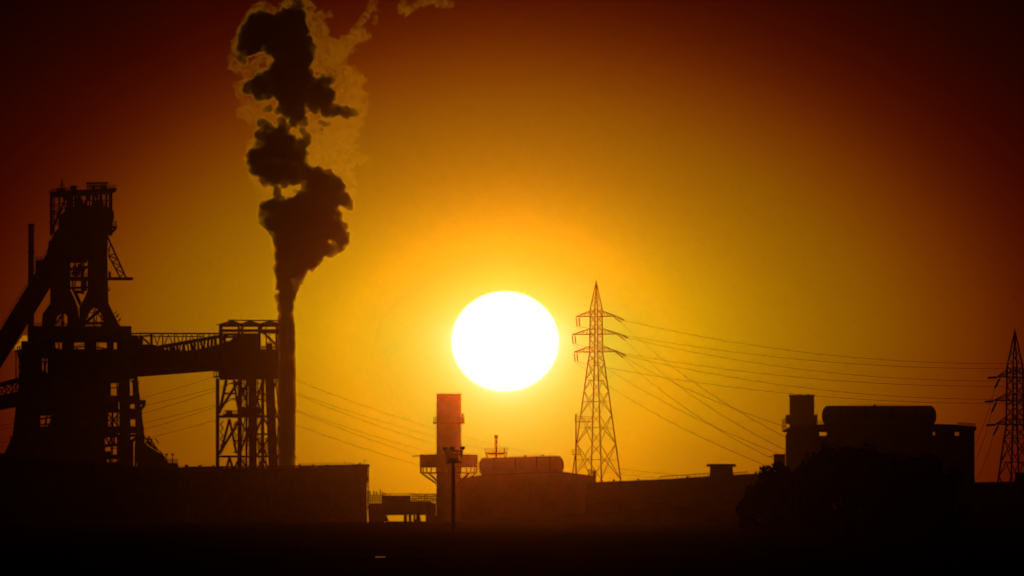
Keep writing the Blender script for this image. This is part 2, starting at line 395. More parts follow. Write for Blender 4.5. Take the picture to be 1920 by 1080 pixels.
t.box(X(244), X(250), -6, 6, Z(882), Z(830))
t.box(X(262), X(273), -5, 5, Z(759), Z(750)); t.bar(P(262, 770, -5), P(271, 759, -5), .8); t.box(X(266), X(270), -3, 3, Z(805), Z(800))
t.build('side_gallery', RUST, B.e)
t = MB()                                        # small gallery on the far left side
t.prism(poly((32, 660), (38, 655), (52, 655), (52, 668), (38, 672), (33, 668)), -4, 4); t.bar(P(35, 668, -4), P(41, 685, -4), .5)
for k in range(5): t.bar(P(33+k*4, 656, -4), P(32.5+k*4, 649.5, -4), .3)
t.build('side_gallery', RUST, B.e)

t = MB(); rp = random.Random(5)                 # pipe runs and cable trays across the open bays
for (xa, xb, za, zb, n) in ((104, 116, 641, 656, 2), (139, 158, 641, 656, 3), (181, 202, 641, 656, 3), (79, 89, 672, 698, 2), (206, 224, 716, 748, 5), (203, 224, 771, 806, 5), (208, 224, 818, 866, 6), (243, 256, 712, 748, 3), (76, 98, 779, 800, 3), (250, 257, 830, 876, 4), (160, 194, 584, 612, 5), (103, 128, 586, 612, 4)):
    for k in range(n):
        y = rp.uniform(-7, 7)
        if rp.random() < .5: x = rp.uniform(xa, xb); t.bar(P(x, za-1, y), P(x+rp.uniform(-2, 2), zb+1, y), rp.uniform(.15, .45))
        else: z = rp.uniform(za, zb); t.bar(P(xa-1, z, y), P(xb+1, z+rp.uniform(-4, 4), y), rp.uniform(.12, .4))
    t.box(X(rp.uniform(xa, xb-3)), X(rp.uniform(xa+3, xb)), -2, 2, Z(zb+.5), Z(zb-rp.uniform(1, 4)))
for x in (58, 84, 118, 152, 176, 208): t.bar(P(x, 613, -13), P(x, 606-rp.uniform(0, 3), -13), .3)
for k in range(26): a = rp.uniform(96, 206); z = rp.uniform(395, 560); y = -8.6-rp.random()*2; t.bar(P(a, z, y), P(a+rp.uniform(-3, 3), z+rp.uniform(8, 40), y), rp.uniform(.15, .4))
for (x, z, dx) in ((94, 500, -2.5), (94, 540, -2), (202, 470, 2.5), (203, 545, 2.5), (205, 410, 5), (257, 720, 3), (263, 776, 3), (32, 740, -3), (22, 822, -3), (38, 690, -3)):
    t.bar(P(x, z, -9), P(x+dx, z, -9), .5); t.bar(P(x+dx, z+1, -9), P(x+dx, z-5, -9), .13); t.bar(P(x, z-5, -9), P(x+dx, z-5, -9), .12)
t.build('pipework', RUST, B.e)

# slim chimney behind the furnace
C = Site('chimney', 'slim dark chimney rising left of the blast furnace behind the inclined conveyor', 'chimney', 58, 3080)
t = MB().cyl(C.P(58, 1000), C.P(58, 424), 7.2*C.u, 5.2*C.u, 20); t.build('shaft', CONC, C.e, True)
t = MB().cyl(C.P(58, 424), C.P(58, 419.5), 6.2*C.u, 6.2*C.u, 20); t.cyl(C.P(58, 474), C.P(58, 471.5), 7.3*C.u, 7.3*C.u, 20); t.cyl(C.P(58, 486), C.P(58, 484.5), 6.6*C.u, 6.6*C.u, 20)
t.build('collar', CONC, C.e)

# inclined skip conveyor
C = Site('inclined_conveyor', 'steep covered conveyor gallery climbing to the top of the blast furnace', 'conveyor', 20, 2950)
t = MB().prism(C.poly((-130, 830), (0, 620), (56, 528), (88, 474), (93, 470), (110, 445), (112, 480), (97, 534), (80, 562), (71, 577), (56, 601), (0, 691), (-90, 830)), -5, 3)
t.build('gallery', SHEET, C.e)
t = MB()
for k in range(12):
    s = k/11; a = (-60+(88+60)*s, 717+(474-717)*s); t.bar(C.P(*a, -5.2), C.P(a[0], a[1]-5, -5.2), .14)
t.bar(C.P(-60, 712, -5.2), C.P(88, 469, -5.2), .14)
t.box(C.X(66), C.X(80), -4, 2, C.Z(515), C.Z(488)); t.rail((C.X(66), -4, C.Z(488)), (C.X(79), -4, C.Z(488)), .8, 4, .12); t.prism(C.poly((88, 475), (91, 452), (94, 450), (96, 466), (98, 475)), -3, 1)
t.build('railing', RUST, C.e)
t = MB()
for yy in (-4, 2): t.bar(C.P(-20, 690, yy), C.P(-24, 1003, yy), 1.2); t.bar(C.P(-60, 740, yy), C.P(-70, 1003, yy), 1.2); t.bar(C.P(-20, 800, yy), C.P(-64, 900, yy), .6)
t.build('trestle', RUST, C.e)

# low conveyor bridge on the left
C = Site('conveyor_bridge', 'low truss conveyor bridge entering the left side of the blast furnace', 'conveyor bridge', 0, 2900)
t = MB()
for y in (-2.5, 2.5):
    t.prism(C.poly((-140, 757), (0, 717.5), (42, 706), (42, 716), (0, 726), (-140, 768)), y-.4, y+.4)
    for k in range(13):
        x = -120+k*13; z = 722-x*.275*1.0
        if x < 40:
            t.bar(C.P(x, z, y), C.P(x, z+24, y), .35); t.bar(C.P(x, z+2, y), C.P(min(x+13, 42), z+20, y), .28); t.bar(C.P(x, z+20, y), C.P(min(x+13, 42), z, y), .28)
t.build('truss', RUST, C.e)
t = MB().prism(C.poly((-140, 783), (0, 741), (42, 733), (42, 761), (0, 769), (-140, 815)), -3, 3); t.build('deck', SHEET, C.e)
t = MB()
for x in (-50, -90): t.box(C.X(x), C.X(x+6), -2, 2, 0, C.Z(770))
t.build('pier', CONC, C.e)

# cluttered sloping stair house right of the furnace
C = Site('stair_house', 'low sloping plant house with stairs and handrails at foot of the furnace', 'plant house', 300, 2820)
t = MB().prism(C.poly((258, 822), (270, 830), (280, 838), (293, 846), (302, 850), (309, 863), (316, 868), (333, 868.5), (335, 876), (335, 1006), (258, 1006)), -8, 8); t.build('wall', RUST, C.e)
t = MB()
for a, b, w in (((270, 818), (294, 845), .35), ((278, 821), (298, 846), .25), ((272, 824), (284, 824), .3), ((280, 818), (272, 835), .3), ((285, 823), (280, 838), .3), ((276, 830), (292, 842), .5), ((288, 830), (288, 843), .22), ((291, 822), (297, 832), .2), ((302, 850), (313, 866), .35), ((300, 846), (309, 858), .25)):
    t.bar(C.P(*a, -7), C.P(*b, -7), w); t.bar(C.P(a[0]+1, a[1], 6), C.P(b[0]+1, b[1], 6), w*.8)
t.rail((C.X(312), -7, C.Z(868)), (C.X(333), -7, C.Z(868.5)), 7*C.u, 8, .12, 2)
t.build('stair_railing', RUST, C.e)
for k, (x, lb) in enumerate(((312.5, 'small lamp post on the stair house roof, the one nearer the furnace'), (323.5, 'small lamp post on the stair house roof, the one farther from the furnace'))):
    q = Site('lamp_post', lb, 'lamp post', x, 2815, 'lamp posts on the stair house')
    q.e.location.z = 0
    MB().cyl(q.P(x, 868.2), q.P(x, 853), .13, .1, 8).build('pole', STEEL, q.e)
    t = MB().box(q.X(x-3), q.X(x+3), -.4, .4, q.Z(853), q.Z(850.6)); t.prism(q.poly((x-1.5, 853), (x+1.5, 853), (x, 856)), -.2, .2); t.build('lamp_head', LAMPM, q.e)

# ------------------------------------------------------------------ conveyor bridge from furnace to transfer tower
C = Site('conveyor_gallery', 'long enclosed conveyor gallery with lattice walkway between blast furnace and transfer tower', 'conveyor', 330, 2900)
t = MB().prism(C.poly((246, 646), (286, 646), (300, 650), (312, 657), (350, 657.5), (372, 655), (405, 647), (425, 640), (432, 700), (401, 695.5), (330, 701), (258, 706.5), (246, 707)), -4, 4); t.build('gallery', SHEET, C.e)
t = MB()
for y in (-3.6, 3.6):
    t.bar(C.P(246, 625.3, y), C.P(412, 625.3, y), .26)
    xs = [246, 263, 284, 305, 327, 349, 370, 382, 392, 402, 412]
    for i, x in enumerate(xs):
        zb = 649 if x < 305 else 649-(x-305)*.18
        t.bar(C.P(x, 625, y), C.P(x, zb+(6 if x < 400 else 14), y), .62 if x == 284 else .3)
        if i+1 < len(xs) and 280 < x < 372:
            x2 = xs[i+1]; m = (x+x2)/2
            if i % 2 == 0: t.bar(C.P(x+4, 626, y), C.P(m, 647, y), .2); t.bar(C.P(x2-4, 626, y), C.P(m, 647, y), .2)
            else: t.bar(C.P(m, 628, y), C.P(x+2, 648, y), .2); t.bar(C.P(m, 628, y), C.P(x2-2, 648, y), .2)
            t.bar(C.P(x, 631, y), C.P(x2, 630.5, y), .12)
    t.bar(C.P(246, 633, y), C.P(284, 629, y), .3); t.box(C.X(256), C.X(268), y-1, y+1, C.Z(646), C.Z(634)); t.box(C.X(246), C.X(258), y-1, y+1, C.Z(646), C.Z(629))
    t.bar(C.P(263, 630, y), C.P(280, 645, y), .4)
t.build('lattice_walkway', RUST, C.e)
t = MB()
for y in (-2, 2):
    t.prism(C.poly((296, 648), (412, 627.5), (412, 634), (296, 655)), y-.5, y+.5)
    for k in range(16):
        x = 306+k*6.5; zt = 653-(x-296)*.18
        t.bar(C.P(x, zt, y), C.P(x+random.uniform(-3, 3), 658, y), random.uniform(.2, .8))
t.build('inclined_beam', RUST, C.e)

# ------------------------------------------------------------------ transfer tower
C = Site('transfer_tower', 'open steel transfer tower with sawtooth roof beside the steam column', 'tower', 465, 2850)
t = MB()
for y in (-7, 7):
    for x, w in ((414, .9), (447, .5), (455, .5), (486, .8), (499, .3), (518, .5)): t.bar(C.P(x, 609, y), C.P(x, 660, y), w)
    for z, w, xa, xb in ((610, .6, 414, 522), (620, .55, 414, 522), (627, .4, 414, 486), (632, .3, 414, 440), (624, .25, 486, 522)): t.bar(C.P(xa, z, y), C.P(xb, z, y), w)
    t.bar(C.P(490, 620, y), C.P(519, 648, y), .45); t.bar(C.P(447, 627, y), C.P(455, 612, y), .3); t.bar(C.P(455, 627, y), C.P(447, 612, y), .3); t.bar(C.P(486, 622, y), C.P(492, 612, y), .4); t.bar(C.P(414, 640, y), C.P(428, 628, y), .35)
    t.bar(C.P(499, 622, y), C.P(499, 652, y), .25); t.bar(C.P(506, 626, y), C.P(506, 652, y), .2); t.rail((C.X(488), y, C.Z(654)), (C.X(522), y, C.Z(654)), 4*C.u, 10, .14)
t.box(C.X(500), C.X(511), -3, 3, C.Z(656), C.Z(643)); t.box(C.X(418), C.X(424), -3, 3, C.Z(642), C.Z(628)); t.box(C.X(436), C.X(441), -3, 3, C.Z(642), C.Z(629))
t.build('roof_frame', RUST, C.e)
t = MB()
for a, m, b in ((414, 436, 452), (452, 469, 487), (487, 506, 524)): t.prism(C.poly((a-2, 609.5), (m, 602.5), (b+.5, 609.5), (b+.5, 607.5), (m, 601.2), (a-2, 608)), -8, 8); t.prism(C.poly((m-9, 606), (m+9, 606), (m, 602.4)), -8, 8)
t.bar(C.P(427, 601.4, -8), C.P(524, 602, -8), .3); t.bar(C.P(405, 610.3, -8), C.P(414, 609.6, -8), .22)
t.build('roof', ROOF, C.e)
t = MB().prism(C.poly((447, 627), (485, 627), (487, 655), (522, 656), (522, 711), (412, 712), (409, 700), (409, 647), (432, 639), (440, 632)), -8, 8); t.build('cladding', SHEET, C.e)
t = MB()
for z0_, z1_ in ((695, 697), (705, 708)): t.box(C.X(400.5), C.X(413), -3, 3, C.Z(z1_), C.Z(z0_))
for x in (401, 406, 411): t.bar(C.P(x, 696, -3), C.P(x, 706, -3), .22)
t.build('side_balcony', RUST, C.e)
t = MB()
for y, dx in ((-7, 0), (7, 1.0)):
    for (x0_, x1_, w) in ((407.5, 407.5, .75), (449.5, 448, 1.0), (473, 474, 1.9), (492, 492, .75), (505, 517, 2.2), (462, 461, .4)):
        t.bar(C.P(x0_+dx, 710, y), C.P(x1_+dx, 1003, y), w)
t.build('column', RUST, C.e)
t = MB()
for y, dx in ((-7, 0), (7, .8)):
    for z, w, xa, xb in ((781, .55, 408, 522), (856, .45, 408, 522), (814, .4, 478, 508), (738, .35, 418, 440), (826, .3, 440, 475)): t.bar(C.P(xa, z, y), C.P(xb, z, y), w)
    for a, b, w in (((411, 775), (424, 713), .6), ((411, 771), (446, 716), .5), ((438, 713), (447, 770), .5), ((447, 722), (438, 713), .4), ((450, 715), (466, 770), .45), ((466, 713), (450, 740), .35), ((450, 742), (470, 715), .3), ((470, 715), (492, 780), .45), ((492, 713), (476, 770), .45),
                    ((430, 786), (413, 850), .5), ((430, 786), (443, 850), .5), ((410, 852), (446, 792), .55), ((449, 785), (470, 828), .4), ((470, 790), (450, 850), .4), ((492, 784), (478, 812), .5), ((494, 784), (506, 806), .5), ((478, 818), (500, 854), .45), ((506, 818), (482, 854), .45),
                    ((430, 858), (423, 884), .5), ((430, 858), (438, 884), .5), ((448, 860), (436, 884), .4), ((452, 860), (466, 884), .45), ((492, 860), (482, 884), .5), ((492, 858), (506, 884), .5), ((516, 713), (522, 760), .3), ((519, 713), (508, 740), .35), ((510, 745), (522, 790), .35), ((522, 800), (516, 850), .3), ((480, 735), (500, 740), .35), ((480, 748), (500, 752), .3)):
        t.bar(C.P(a[0]+dx, a[1], y), C.P(b[0]+dx, b[1], y), w)
t.build('bracing', RUST, C.e)
t = MB()
t.box(C.X(418), C.X(449), -6, 6, C.Z(781), C.Z(776)); t.box(C.X(449), C.X(487), -6, 6, C.Z(780), C.Z(763)); t.rail((C.X(420), -6, C.Z(776)), (C.X(448), -6, C.Z(776)), 6*C.u, 7, .13, 2); t.box(C.X(424), C.X(436), -2, 2, C.Z(776), C.Z(770))
t.build('platform', RUST, C.e)
t = MB()
for x, a, b in ((416, 790, 850), (441, 790, 850), (457, 713, 765), (487, 820, 852), (500, 820, 852)):
    for k in range(9):
        z0_ = a+(b-a)*k/9; z1_ = a+(b-a)*(k+1)/9; d = 3 if k % 2 else -3
        t.bar(C.P(x-d, z0_, -5), C.P(x+d, z1_, -5), .25)
t.build('ladder', RUST, C.e)

# ------------------------------------------------------------------ low buildings
C = Site('long_shed', 'long low flat roofed shed under the transfer tower and the steam column', 'shed', 490, 2700)
t = MB().prism(C.poly((330, 878), (352, 876), (352, 878), (560, 876), (560, 874.5), (592, 873.5), (592, 875.5), (641, 872), (641, 1011), (330, 1011)), 0, 40); t.build('wall', BRICK, C.e)
t = MB().prism(C.poly((329, 876.6), (352, 874.8), (592, 872.2), (642, 870.8), (642, 872.2), (592, 873.6), (352, 876.4), (329, 878.4)), -.5, 40.5); t.build('roof', ROOF, C.e)
t = MB(); rp = random.Random(8)
for x in (346, 372, 398, 560, 585, 612, 630): h = rp.uniform(2, 4.5); t.box(C.X(x), C.X(x)+rp.uniform(.3, .9), 4, 5, C.Z(877), C.Z(873.5-h))
t.rail((C.X(560), 2, C.Z(873)), (C.X(638), 2, C.Z(870)), 3.6*C.u, 12, .06, 2); t.cyl(C.P(336, 878.6, 2), C.P(420, 874.6, 2), .16, .16, 6); t.build('roof_fitting', STEEL, C.e)
C = Site('block_house', 'squat dark block house with overhanging roof right of the steam column', 'building', 665, 2600)
t = MB().prism(C.poly((640, 874), (690, 874), (690, 890), (688, 912), (689, 1012), (640, 1012)), 0, 14); t.build('wall', BRICK, C.e)
t = MB().prism(C.poly((638, 871.5), (666, 870.2), (693, 870.2), (693.5, 873), (691, 875), (638, 875)), -.6, 14.6); t.build('roof', ROOF, C.e)
t = MB(); t.rail((C.X(641), 1, C.Z(870.6)), (C.X(665), 1, C.Z(870.2)), 3.2*C.u, 5, .06, 2); t.box(C.X(672), C.X(677), 3, 5, C.Z(870.2), C.Z(867.6)); t.bar(C.P(691.5, 874, 3), C.P(691.5, 1011, 3), .16)
rp = random.Random(4)
for k in range(9):
    z = 880+k*9+rp.uniform(-3, 3); t.box(C.X(688.5), C.X(690.2+rp.uniform(.2, 2.2)), 1, 3, C.Z(z), C.Z(z-rp.uniform(3, 9)))
t.bar(C.P(646, 872, 2), C.P(646, 864, 2), .14); t.bar(C.P(684, 871, 2), C.P(684, 861, 2), .12); t.bar(C.P(682, 864, 2), C.P(686, 864, 2), .1)
t.build('roof_fitting', STEEL, C.e)
C = Site('dark_shed', 'low dark shed in front of the foot of the blast furnace', 'shed', 130, 1700)
t = MB().prism(C.poly((-160, 860), (10, 852), (60, 862), (200, 872), (300, 880), (333, 884), (333, 1022), (-160, 1022)), 0, 18); t.build('wall', BRICK, C.e)
t = MB().prism(C.poly((-161, 857.6), (10, 849.6), (60, 859.6), (200, 869.6), (300, 877.6), (334, 881.6), (334, 884), (300, 880), (200, 872), (60, 862), (10, 852), (-161, 860)), -.4, 18.4); t.build('roof', ROOF, C.e)

# ------------------------------------------------------------------ pipe bridge with rails
C = Site('pipe_bridge', 'railed pipe bridge crossing a gap between block house and round stack', 'pipe bridge', 755, 2750)
t = MB().box(C.X(690), C.X(818), -3, 3, C.Z(966), C.Z(943)); t.box(C.X(716), C.X(769), -2.5, 2.5, C.Z(943), C.Z(929)); t.box(C.X(769), C.X(806), -2, 2, C.Z(943), C.Z(940)); t.prism(C.poly((806, 943), (806, 940), (812, 943)), -2, 2); t.build('deck', RUST, C.e)
t = MB()
t.rail((C.X(690), -3, C.Z(943)), (C.X(720), -3, C.Z(943)), 14*C.u, 7, .24, 4); t.rail((C.X(769), -3, C.Z(943)), (C.X(818), -3, C.Z(943)), 16.5*C.u, 9, .26, 4); t.bar(C.P(769, 940, -3), C.P(800, 928, -3), .16); t.bar(C.P(790, 940, -3), C.P(818, 928, -3), .16); t.bar(C.P(778, 928, -3), C.P(818, 938, -3), .14)
t.rail((C.X(716), -2, C.Z(929)), (C.X(769), -2, C.Z(929)), 3.5*C.u, 10, .1, 1); t.bar(C.P(769, 925.5, -2), C.P(780, 925.5, -2), .1)
for x, h in ((694, 921), (701, 920), (706, 921.5), (713, 918), (718, 922), (723, 924), (731, 925)): t.bar(C.P(x, 929, 0), C.P(x, h, 0), .32)
t.build('railing', RUST, C.e)
t = MB()
for x, w in ((692, 2.4), (717, .6), (723, .4), (757, .8), (766, .7), (775, .5), (780, 1.0), (798, 2.5), (815, 2.0)): t.box(C.X(x), C.X(x)+w, -2, 2, 0, C.Z(966))
t.prism(C.poly((692, 966), (722, 966), (730, 976), (722, 978), (722, 1008), (692, 1008)), -1.5, 1.5); t.bar(C.P(781, 966, 0), C.P(789, 974, 0), .5); t.prism(C.poly((776, 978), (776, 972), (790, 976), (792, 978)), -1.5, 1.5)
t.build('trestle', RUST, C.e)
C = Site('low_store', 'long low store with flat roof below the pipe bridge', 'building', 770, 1900)
t = MB().box(C.X(724), C.X(868), 0, 12, 0, C.Z(979)); t.build('wall', BRICK, C.e)
t = MB().box(C.X(723), C.X(869), -.5, 12.5, C.Z(979), C.Z(977.4)); t.build('roof', ROOF, C.e)

# ------------------------------------------------------------------ round stack with drum platform
def stack(C, cx, r, top, base, n=40):
    t = MB().cyl(C.P(cx, base), C.P(cx, top), r*C.u, r*C.u, n); t.build('shaft', CONC, C.e, True)
    t = MB()
    t.lathe([((r+.2)*C.u, 0), ((r+.9)*C.u, 0), ((r+.9)*C.u, 2*C.u), ((r-3)*C.u, 2*C.u)], C.P(cx, top), n=n); t.build('rim', STEEL, C.e)
C = Site('round_stack', 'broad round steel stack standing beneath the sun with wide drum shaped gallery', 'stack', 841.5, 2900)
stack(C, 841.5, 23.3, 740, 1008)
def ring(C, t, cx, r0, r1, za, zb, n=40):
    c = Vector((C.X(cx), 0, 0)); v = []; f = []
    for r, z in ((r0, za), (r1, za), (r1, zb), (r0, zb)):
        for i in range(n): w = 2*math.pi*i/n; v.append(c+Vector((r*C.u*math.cos(w), r*C.u*math.sin(w), C.Z(z))))
    for k in range(4):
        for i in range(n): f.append((k*n+i, k*n+(i+1) % n, ((k+1) % 4)*n+(i+1) % n, ((k+1) % 4)*n+i))
    t.add(v, f)
t = MB(); ring(C, t, 841.5, 23.35, 30, 795, 791)
for i in range(20):
    w = 2*math.pi*i/20; p = Vector((C.X(841.5)+29*C.u*math.cos(w), 29*C.u*math.sin(w), C.Z(791)))
    t.bar(p, p+Vector((0, 0, 9*C.u)), .13)
ring(C, t, 841.5, 28.6, 29.4, 783, 782); ring(C, t, 841.5, 28.6, 29.4, 787, 786.3)
t.box(C.X(865.3), C.X(870), -2, 2, C.Z(791), C.Z(775)); t.build('ring_gallery', STEEL, C.e)
t = MB(); ring(C, t, 841.5, 23.35, 54.5, 877, 852); t.bar(C.P(773, 855.5, 0), C.P(787, 855, 0), .25); t.build('drum', SHEET, C.e)
t = MB(); ring(C, t, 841.5, 40, 54, 888, 885.5)
for i in range(28):
    w = 2*math.pi*i/28; p = Vector((C.X(841.5)+53*C.u*math.cos(w), 53*C.u*math.sin(w), C.Z(886)))
    t.bar(p, p+Vector((0, 0, 9*C.u)), .3)
for w in (0, .7, 1.57, 2.4, math.pi, 3.9, 4.7, 5.5):
    c, s_ = math.cos(w), math.sin(w)
    t.bar((C.X(841.5)+50*C.u*c, 50*C.u*s_, C.Z(888)), (C.X(841.5)+23*C.u*c, 23*C.u*s_, C.Z(907)), .45); t.bar((C.X(841.5)+53*C.u*c, 53*C.u*s_, C.Z(886.8)), (C.X(841.5)+23*C.u*c, 23*C.u*s_, C.Z(886.8)), .4)
t.build('bracket', RUST, C.e)
# floodlight mast
C = Site('floodlight_mast', 'slender floodlight mast with railed lamp platform in front of the round stack', 'floodlight mast', 850, 620)
MB().cyl(C.P(850, 1018), C.P(850, 868), 4.2*C.u, 3.2*C.u, 14).build('pole', GALV, C.e, True)
t = MB(); t.box(C.X(836.5), C.X(866), -.9, .9, C.Z(868.5), C.Z(865)); t.box(C.X(839), C.X(859), -.7, .7, C.Z(865), C.Z(858.5))
for y in (-.9, .9):
    t.rail((C.X(839), y, C.Z(858.5)), (C.X(865.5), y, C.Z(858.5)), 13*C.u, 3, .07, 2); t.bar(C.P(836, 843, y), C.P(866, 846, y), .06)
t.build('lamp_platform', GALV, C.e)
for x, y, z in ((834.5, -.5, 842), (847.5, .4, 841), (867, -.5, 840.5)):
    t = MB().prism(C.poly((x-4.5, z-3.3), (x+4.8, z-3.6), (x+5, z+2), (x-1, z+4), (x-4.2, z+1.5)), y-.35, y+.35); t.bar(C.P(x, z+3, y), C.P(min(max(x, 839.5), 865), 858, y), .08); t.build('floodlight', LAMPM, C.e)

# ------------------------------------------------------------------ centre boiler house with horizontal tank
C = Site('boiler_house', 'broad low boiler house carrying the hazy horizontal tank beneath the sun', 'building', 990, 2350)
t = MB().prism(C.poly((862, 898), (905, 891.5), (1056, 886), (1108, 893), (1117, 897), (1117, 1007), (862, 1007)), -6, 22); t.build('wall', CONC, C.e)
t = MB().prism(C.poly((861, 896.5), (905, 890), (1056, 884.5), (1108, 891.5), (1118, 895.6), (1118, 897), (1108, 893), (1056, 886), (905, 891.5), (861, 898)), -6.6, 22.6); t.build('roof', ROOF, C.e)
t = MB().rail((C.X(1103), -6, C.Z(893)), (C.X(1117), -6, C.Z(896)), 12*C.u, 3, .18, 3); t.box(C.X(1111), C.X(1116), -5, -3, C.Z(896), C.Z(884)); t.build('railing', STEEL, C.e)
def capsule(C, xa, xb, ya, yb, r, rb=None, depth=0):
    n = 14; r = r*C.u; Lx = (xb-xa)*C.u
    prof = [(.02, 0)]+[(r*math.sin(math.pi/2*k/n), r*.62*(1-math.cos(math.pi/2*k/n))) for k in range(1, n+1)]
    prof += [(r, Lx*f) for f in (.3, .5, .7)]
    prof += [(r*math.cos(math.pi/2*k/n), Lx-r*.62*(1-math.sin(math.pi/2*k/n))) for k in range(0, n)]+[(.02, Lx)]
    o = MB().lathe(prof, (0, 0, 0), 'x', 36)
    ang = math.atan2((ya-yb)*C.u, Lx)
    mtx = Matrix.Translation((C.X(xa), depth, C.Z(ya))) @ Matrix.Rotation(-ang, 4, 'Y')
    o.v = [tuple(mtx @ Vector(p)) for p in o.v]
    return o
T = Site('storage_tank', 'hazy round ended horizontal tank on the boiler house roof beneath the sun', 'tank', 978, 2350)
capsule(T, 897, 1058, 876, 872, 18, depth=4).build('vessel', TANK, T.e, True)
t = MB()
for x in (915, 950, 990, 1035): t.box(T.X(x-4), T.X(x+4), -.5, 8.5, T.Z(891-(x-905)*.03), T.Z(882))
t.box(T.X(905), T.X(1045), 0, 8, T.Z(889), T.Z(880))
t.build('saddle', CONC, T.e)
t = MB(); ang = 4/161
for x in (925, 965, 1005, 1030): z = 876-(x-897)*ang; c = Vector((T.X(x), 4, T.Z(z))); t.lathe([(18.05*T.u, 0), (18.5*T.u, 0), (18.5*T.u, .25), (18.05*T.u, .25)], c, 'x', 36)
t.rail((T.X(960), 3.4, T.Z(856.6)), (T.X(1040), 3.4, T.Z(854.6)), 3.4*T.u, 9, .05, 1); t.cyl(T.P(985, 857, 4), T.P(985, 852.5, 4), .28, .28, 10); t.cyl(T.P(1018, 856, 4), T.P(1018, 851.5, 4), .2, .2, 10); t.build('tank_fitting', STEEL, T.e)
C = Site('vent_stack', 'thin vent pipe with flat railed platform behind the tank beneath the sun', 'vent pipe', 930, 3120)
t = MB().cyl(C.P(930.3, 1004), C.P(930.3, 822), 2.9*C.u, 2.6*C.u, 14); t.cyl(C.P(930.3, 822), C.P(930.3, 815.5), 3.8*C.u, 3.8*C.u, 14); t.build('pipe', STEEL, C.e, True)
t = MB().prism(C.poly((908, 848), (952.5, 848), (949, 851.5), (940, 853.5), (921, 853.5), (912, 851.5)), -2.5, 2.5)
for y in (-2.5, 2.5): t.rail((C.X(909), y, C.Z(848)), (C.X(952), y, C.Z(848)), 7.5*C.u, 6, .12, 2)
t.bar(C.P(910, 851, -2), C.P(915, 858, -2), .3); t.bar(C.P(951, 851, -2), C.P(946, 860, -2), .3); t.box(C.X(944.5), C.X(947.5), -1, 1, C.Z(848), C.Z(840)); t.bar(C.P(946, 853, 0), C.P(946, 870, 0), .3); t.bar(C.P(914, 853, 0), C.P(914, 870, 0), .3)
t.build('platform', STEEL, C.e)

# ------------------------------------------------------------------ long hall on the right
C = Site('long_hall', 'long low hall with rising roof line between the pylon and the right plant', 'hall', 1280, 1950)
prof = C.poly((1100, 903.5), (1118, 903), (1250, 897.5), (1330, 892), (1440, 886), (1500, 884), (1500, 1010), (1100, 1010))
t = MB(); n = len(prof)
# roof slopes down towards the viewer, so the ridge stands at the back
f_eave = [(x, -22, z if z < 1 else z*.62) for x, z in prof]; ridge = [(x, 14, z) for x, z in prof]; rear = [(x, 40, z if z < 1 else z*.8) for x, z in prof]
for a, b in ((f_eave, ridge), (ridge, rear)):
    for i in range(5): t.add([a[i], a[i+1], b[i+1], b[i]], [(0, 1, 2, 3)])
t.build('roof', ROOF, C.e)
t = MB()
fe = [(x, -21.5, z-.15 if z > 1 else 0) for x, z in f_eave and [(p[0], p[2]) for p in f_eave]]
re = [(p[0], 39.5, p[2]-.15 if p[2] > 1 else 0) for p in rear]
t.add(fe, [tuple(range(len(fe)))]); t.add(re, [tuple(range(len(re)))])
for i in (0, 5):
    zf, zr, zb = f_eave[i][2], ridge[i][2], rear[i][2]; x = prof[i][0]
    t.add([(x, -21.5, 0), (x, -21.5, zf-.15), (x, 14, zr-.15), (x, 39.5, zb-.15), (x, 39.5, 0)], [(0, 1, 2, 3, 4)])
t.build('wall', SHEET, C.e)
t = MB(); t.rail((C.X(1236), 13, C.Z(898.2)), (C.X(1329), 13, C.Z(892)), 5.2*C.u, 11, .11, 1); t.rail((C.X(1376), 13, C.Z(889.6)), (C.X(1403), 13, C.Z(888.2)), 4.2*C.u, 4, .11, 1); t.build('railing', STEEL, C.e)
t = MB()
for x, zz in ((1150, 902), (1196, 900), (1290, 895), (1418, 887)): t.cyl(C.P(x, zz+1, 14), C.P(x, zz-3.2, 14), .2, .2, 8); t.cyl(C.P(x, zz-3.2, 14), C.P(x, zz-4, 14), .4, .1, 8)
t.build('vent_pipe', STEEL, C.e)
C = Site('added_shed', 'long low shed with plain rising roof edge, added to darken boiler house and hall foot', 'shed', 1130, 1880)  # added along the faint roof line to darken what lies below it
t = MB().prism(C.poly((862, 973), (1000, 970), (1130, 963), (1250, 955), (1400, 944), (1400, 1008), (862, 1008)), 0, 16); t.build('wall', SHEET, C.e)
t = MB().prism(C.poly((861, 971.4), (1000, 968.4), (1130, 961.4), (1250, 953.4), (1401, 942.4), (1401, 944), (1250, 955), (1130, 963), (1000, 970), (861, 973)), -.5, 16.5); t.build('roof', ROOF, C.e)
C = Site('roof_ventilator', 'small square ventilator with overhanging cap on the long hall roof', 'roof ventilator', 1352, 1962)
t = MB().prism(C.poly((1331.5, 875), (1373.5, 875), (1375, 894), (1330, 896)), -1.5, 4.5); t.build('body', SHEET, C.e)
t = MB().prism(C.poly((1324.5, 871.5), (1328, 870), (1377, 870), (1380, 871.5), (1380, 875), (1324.5, 875)), -2.4, 5.4); t.build('cap', ROOF, C.e)

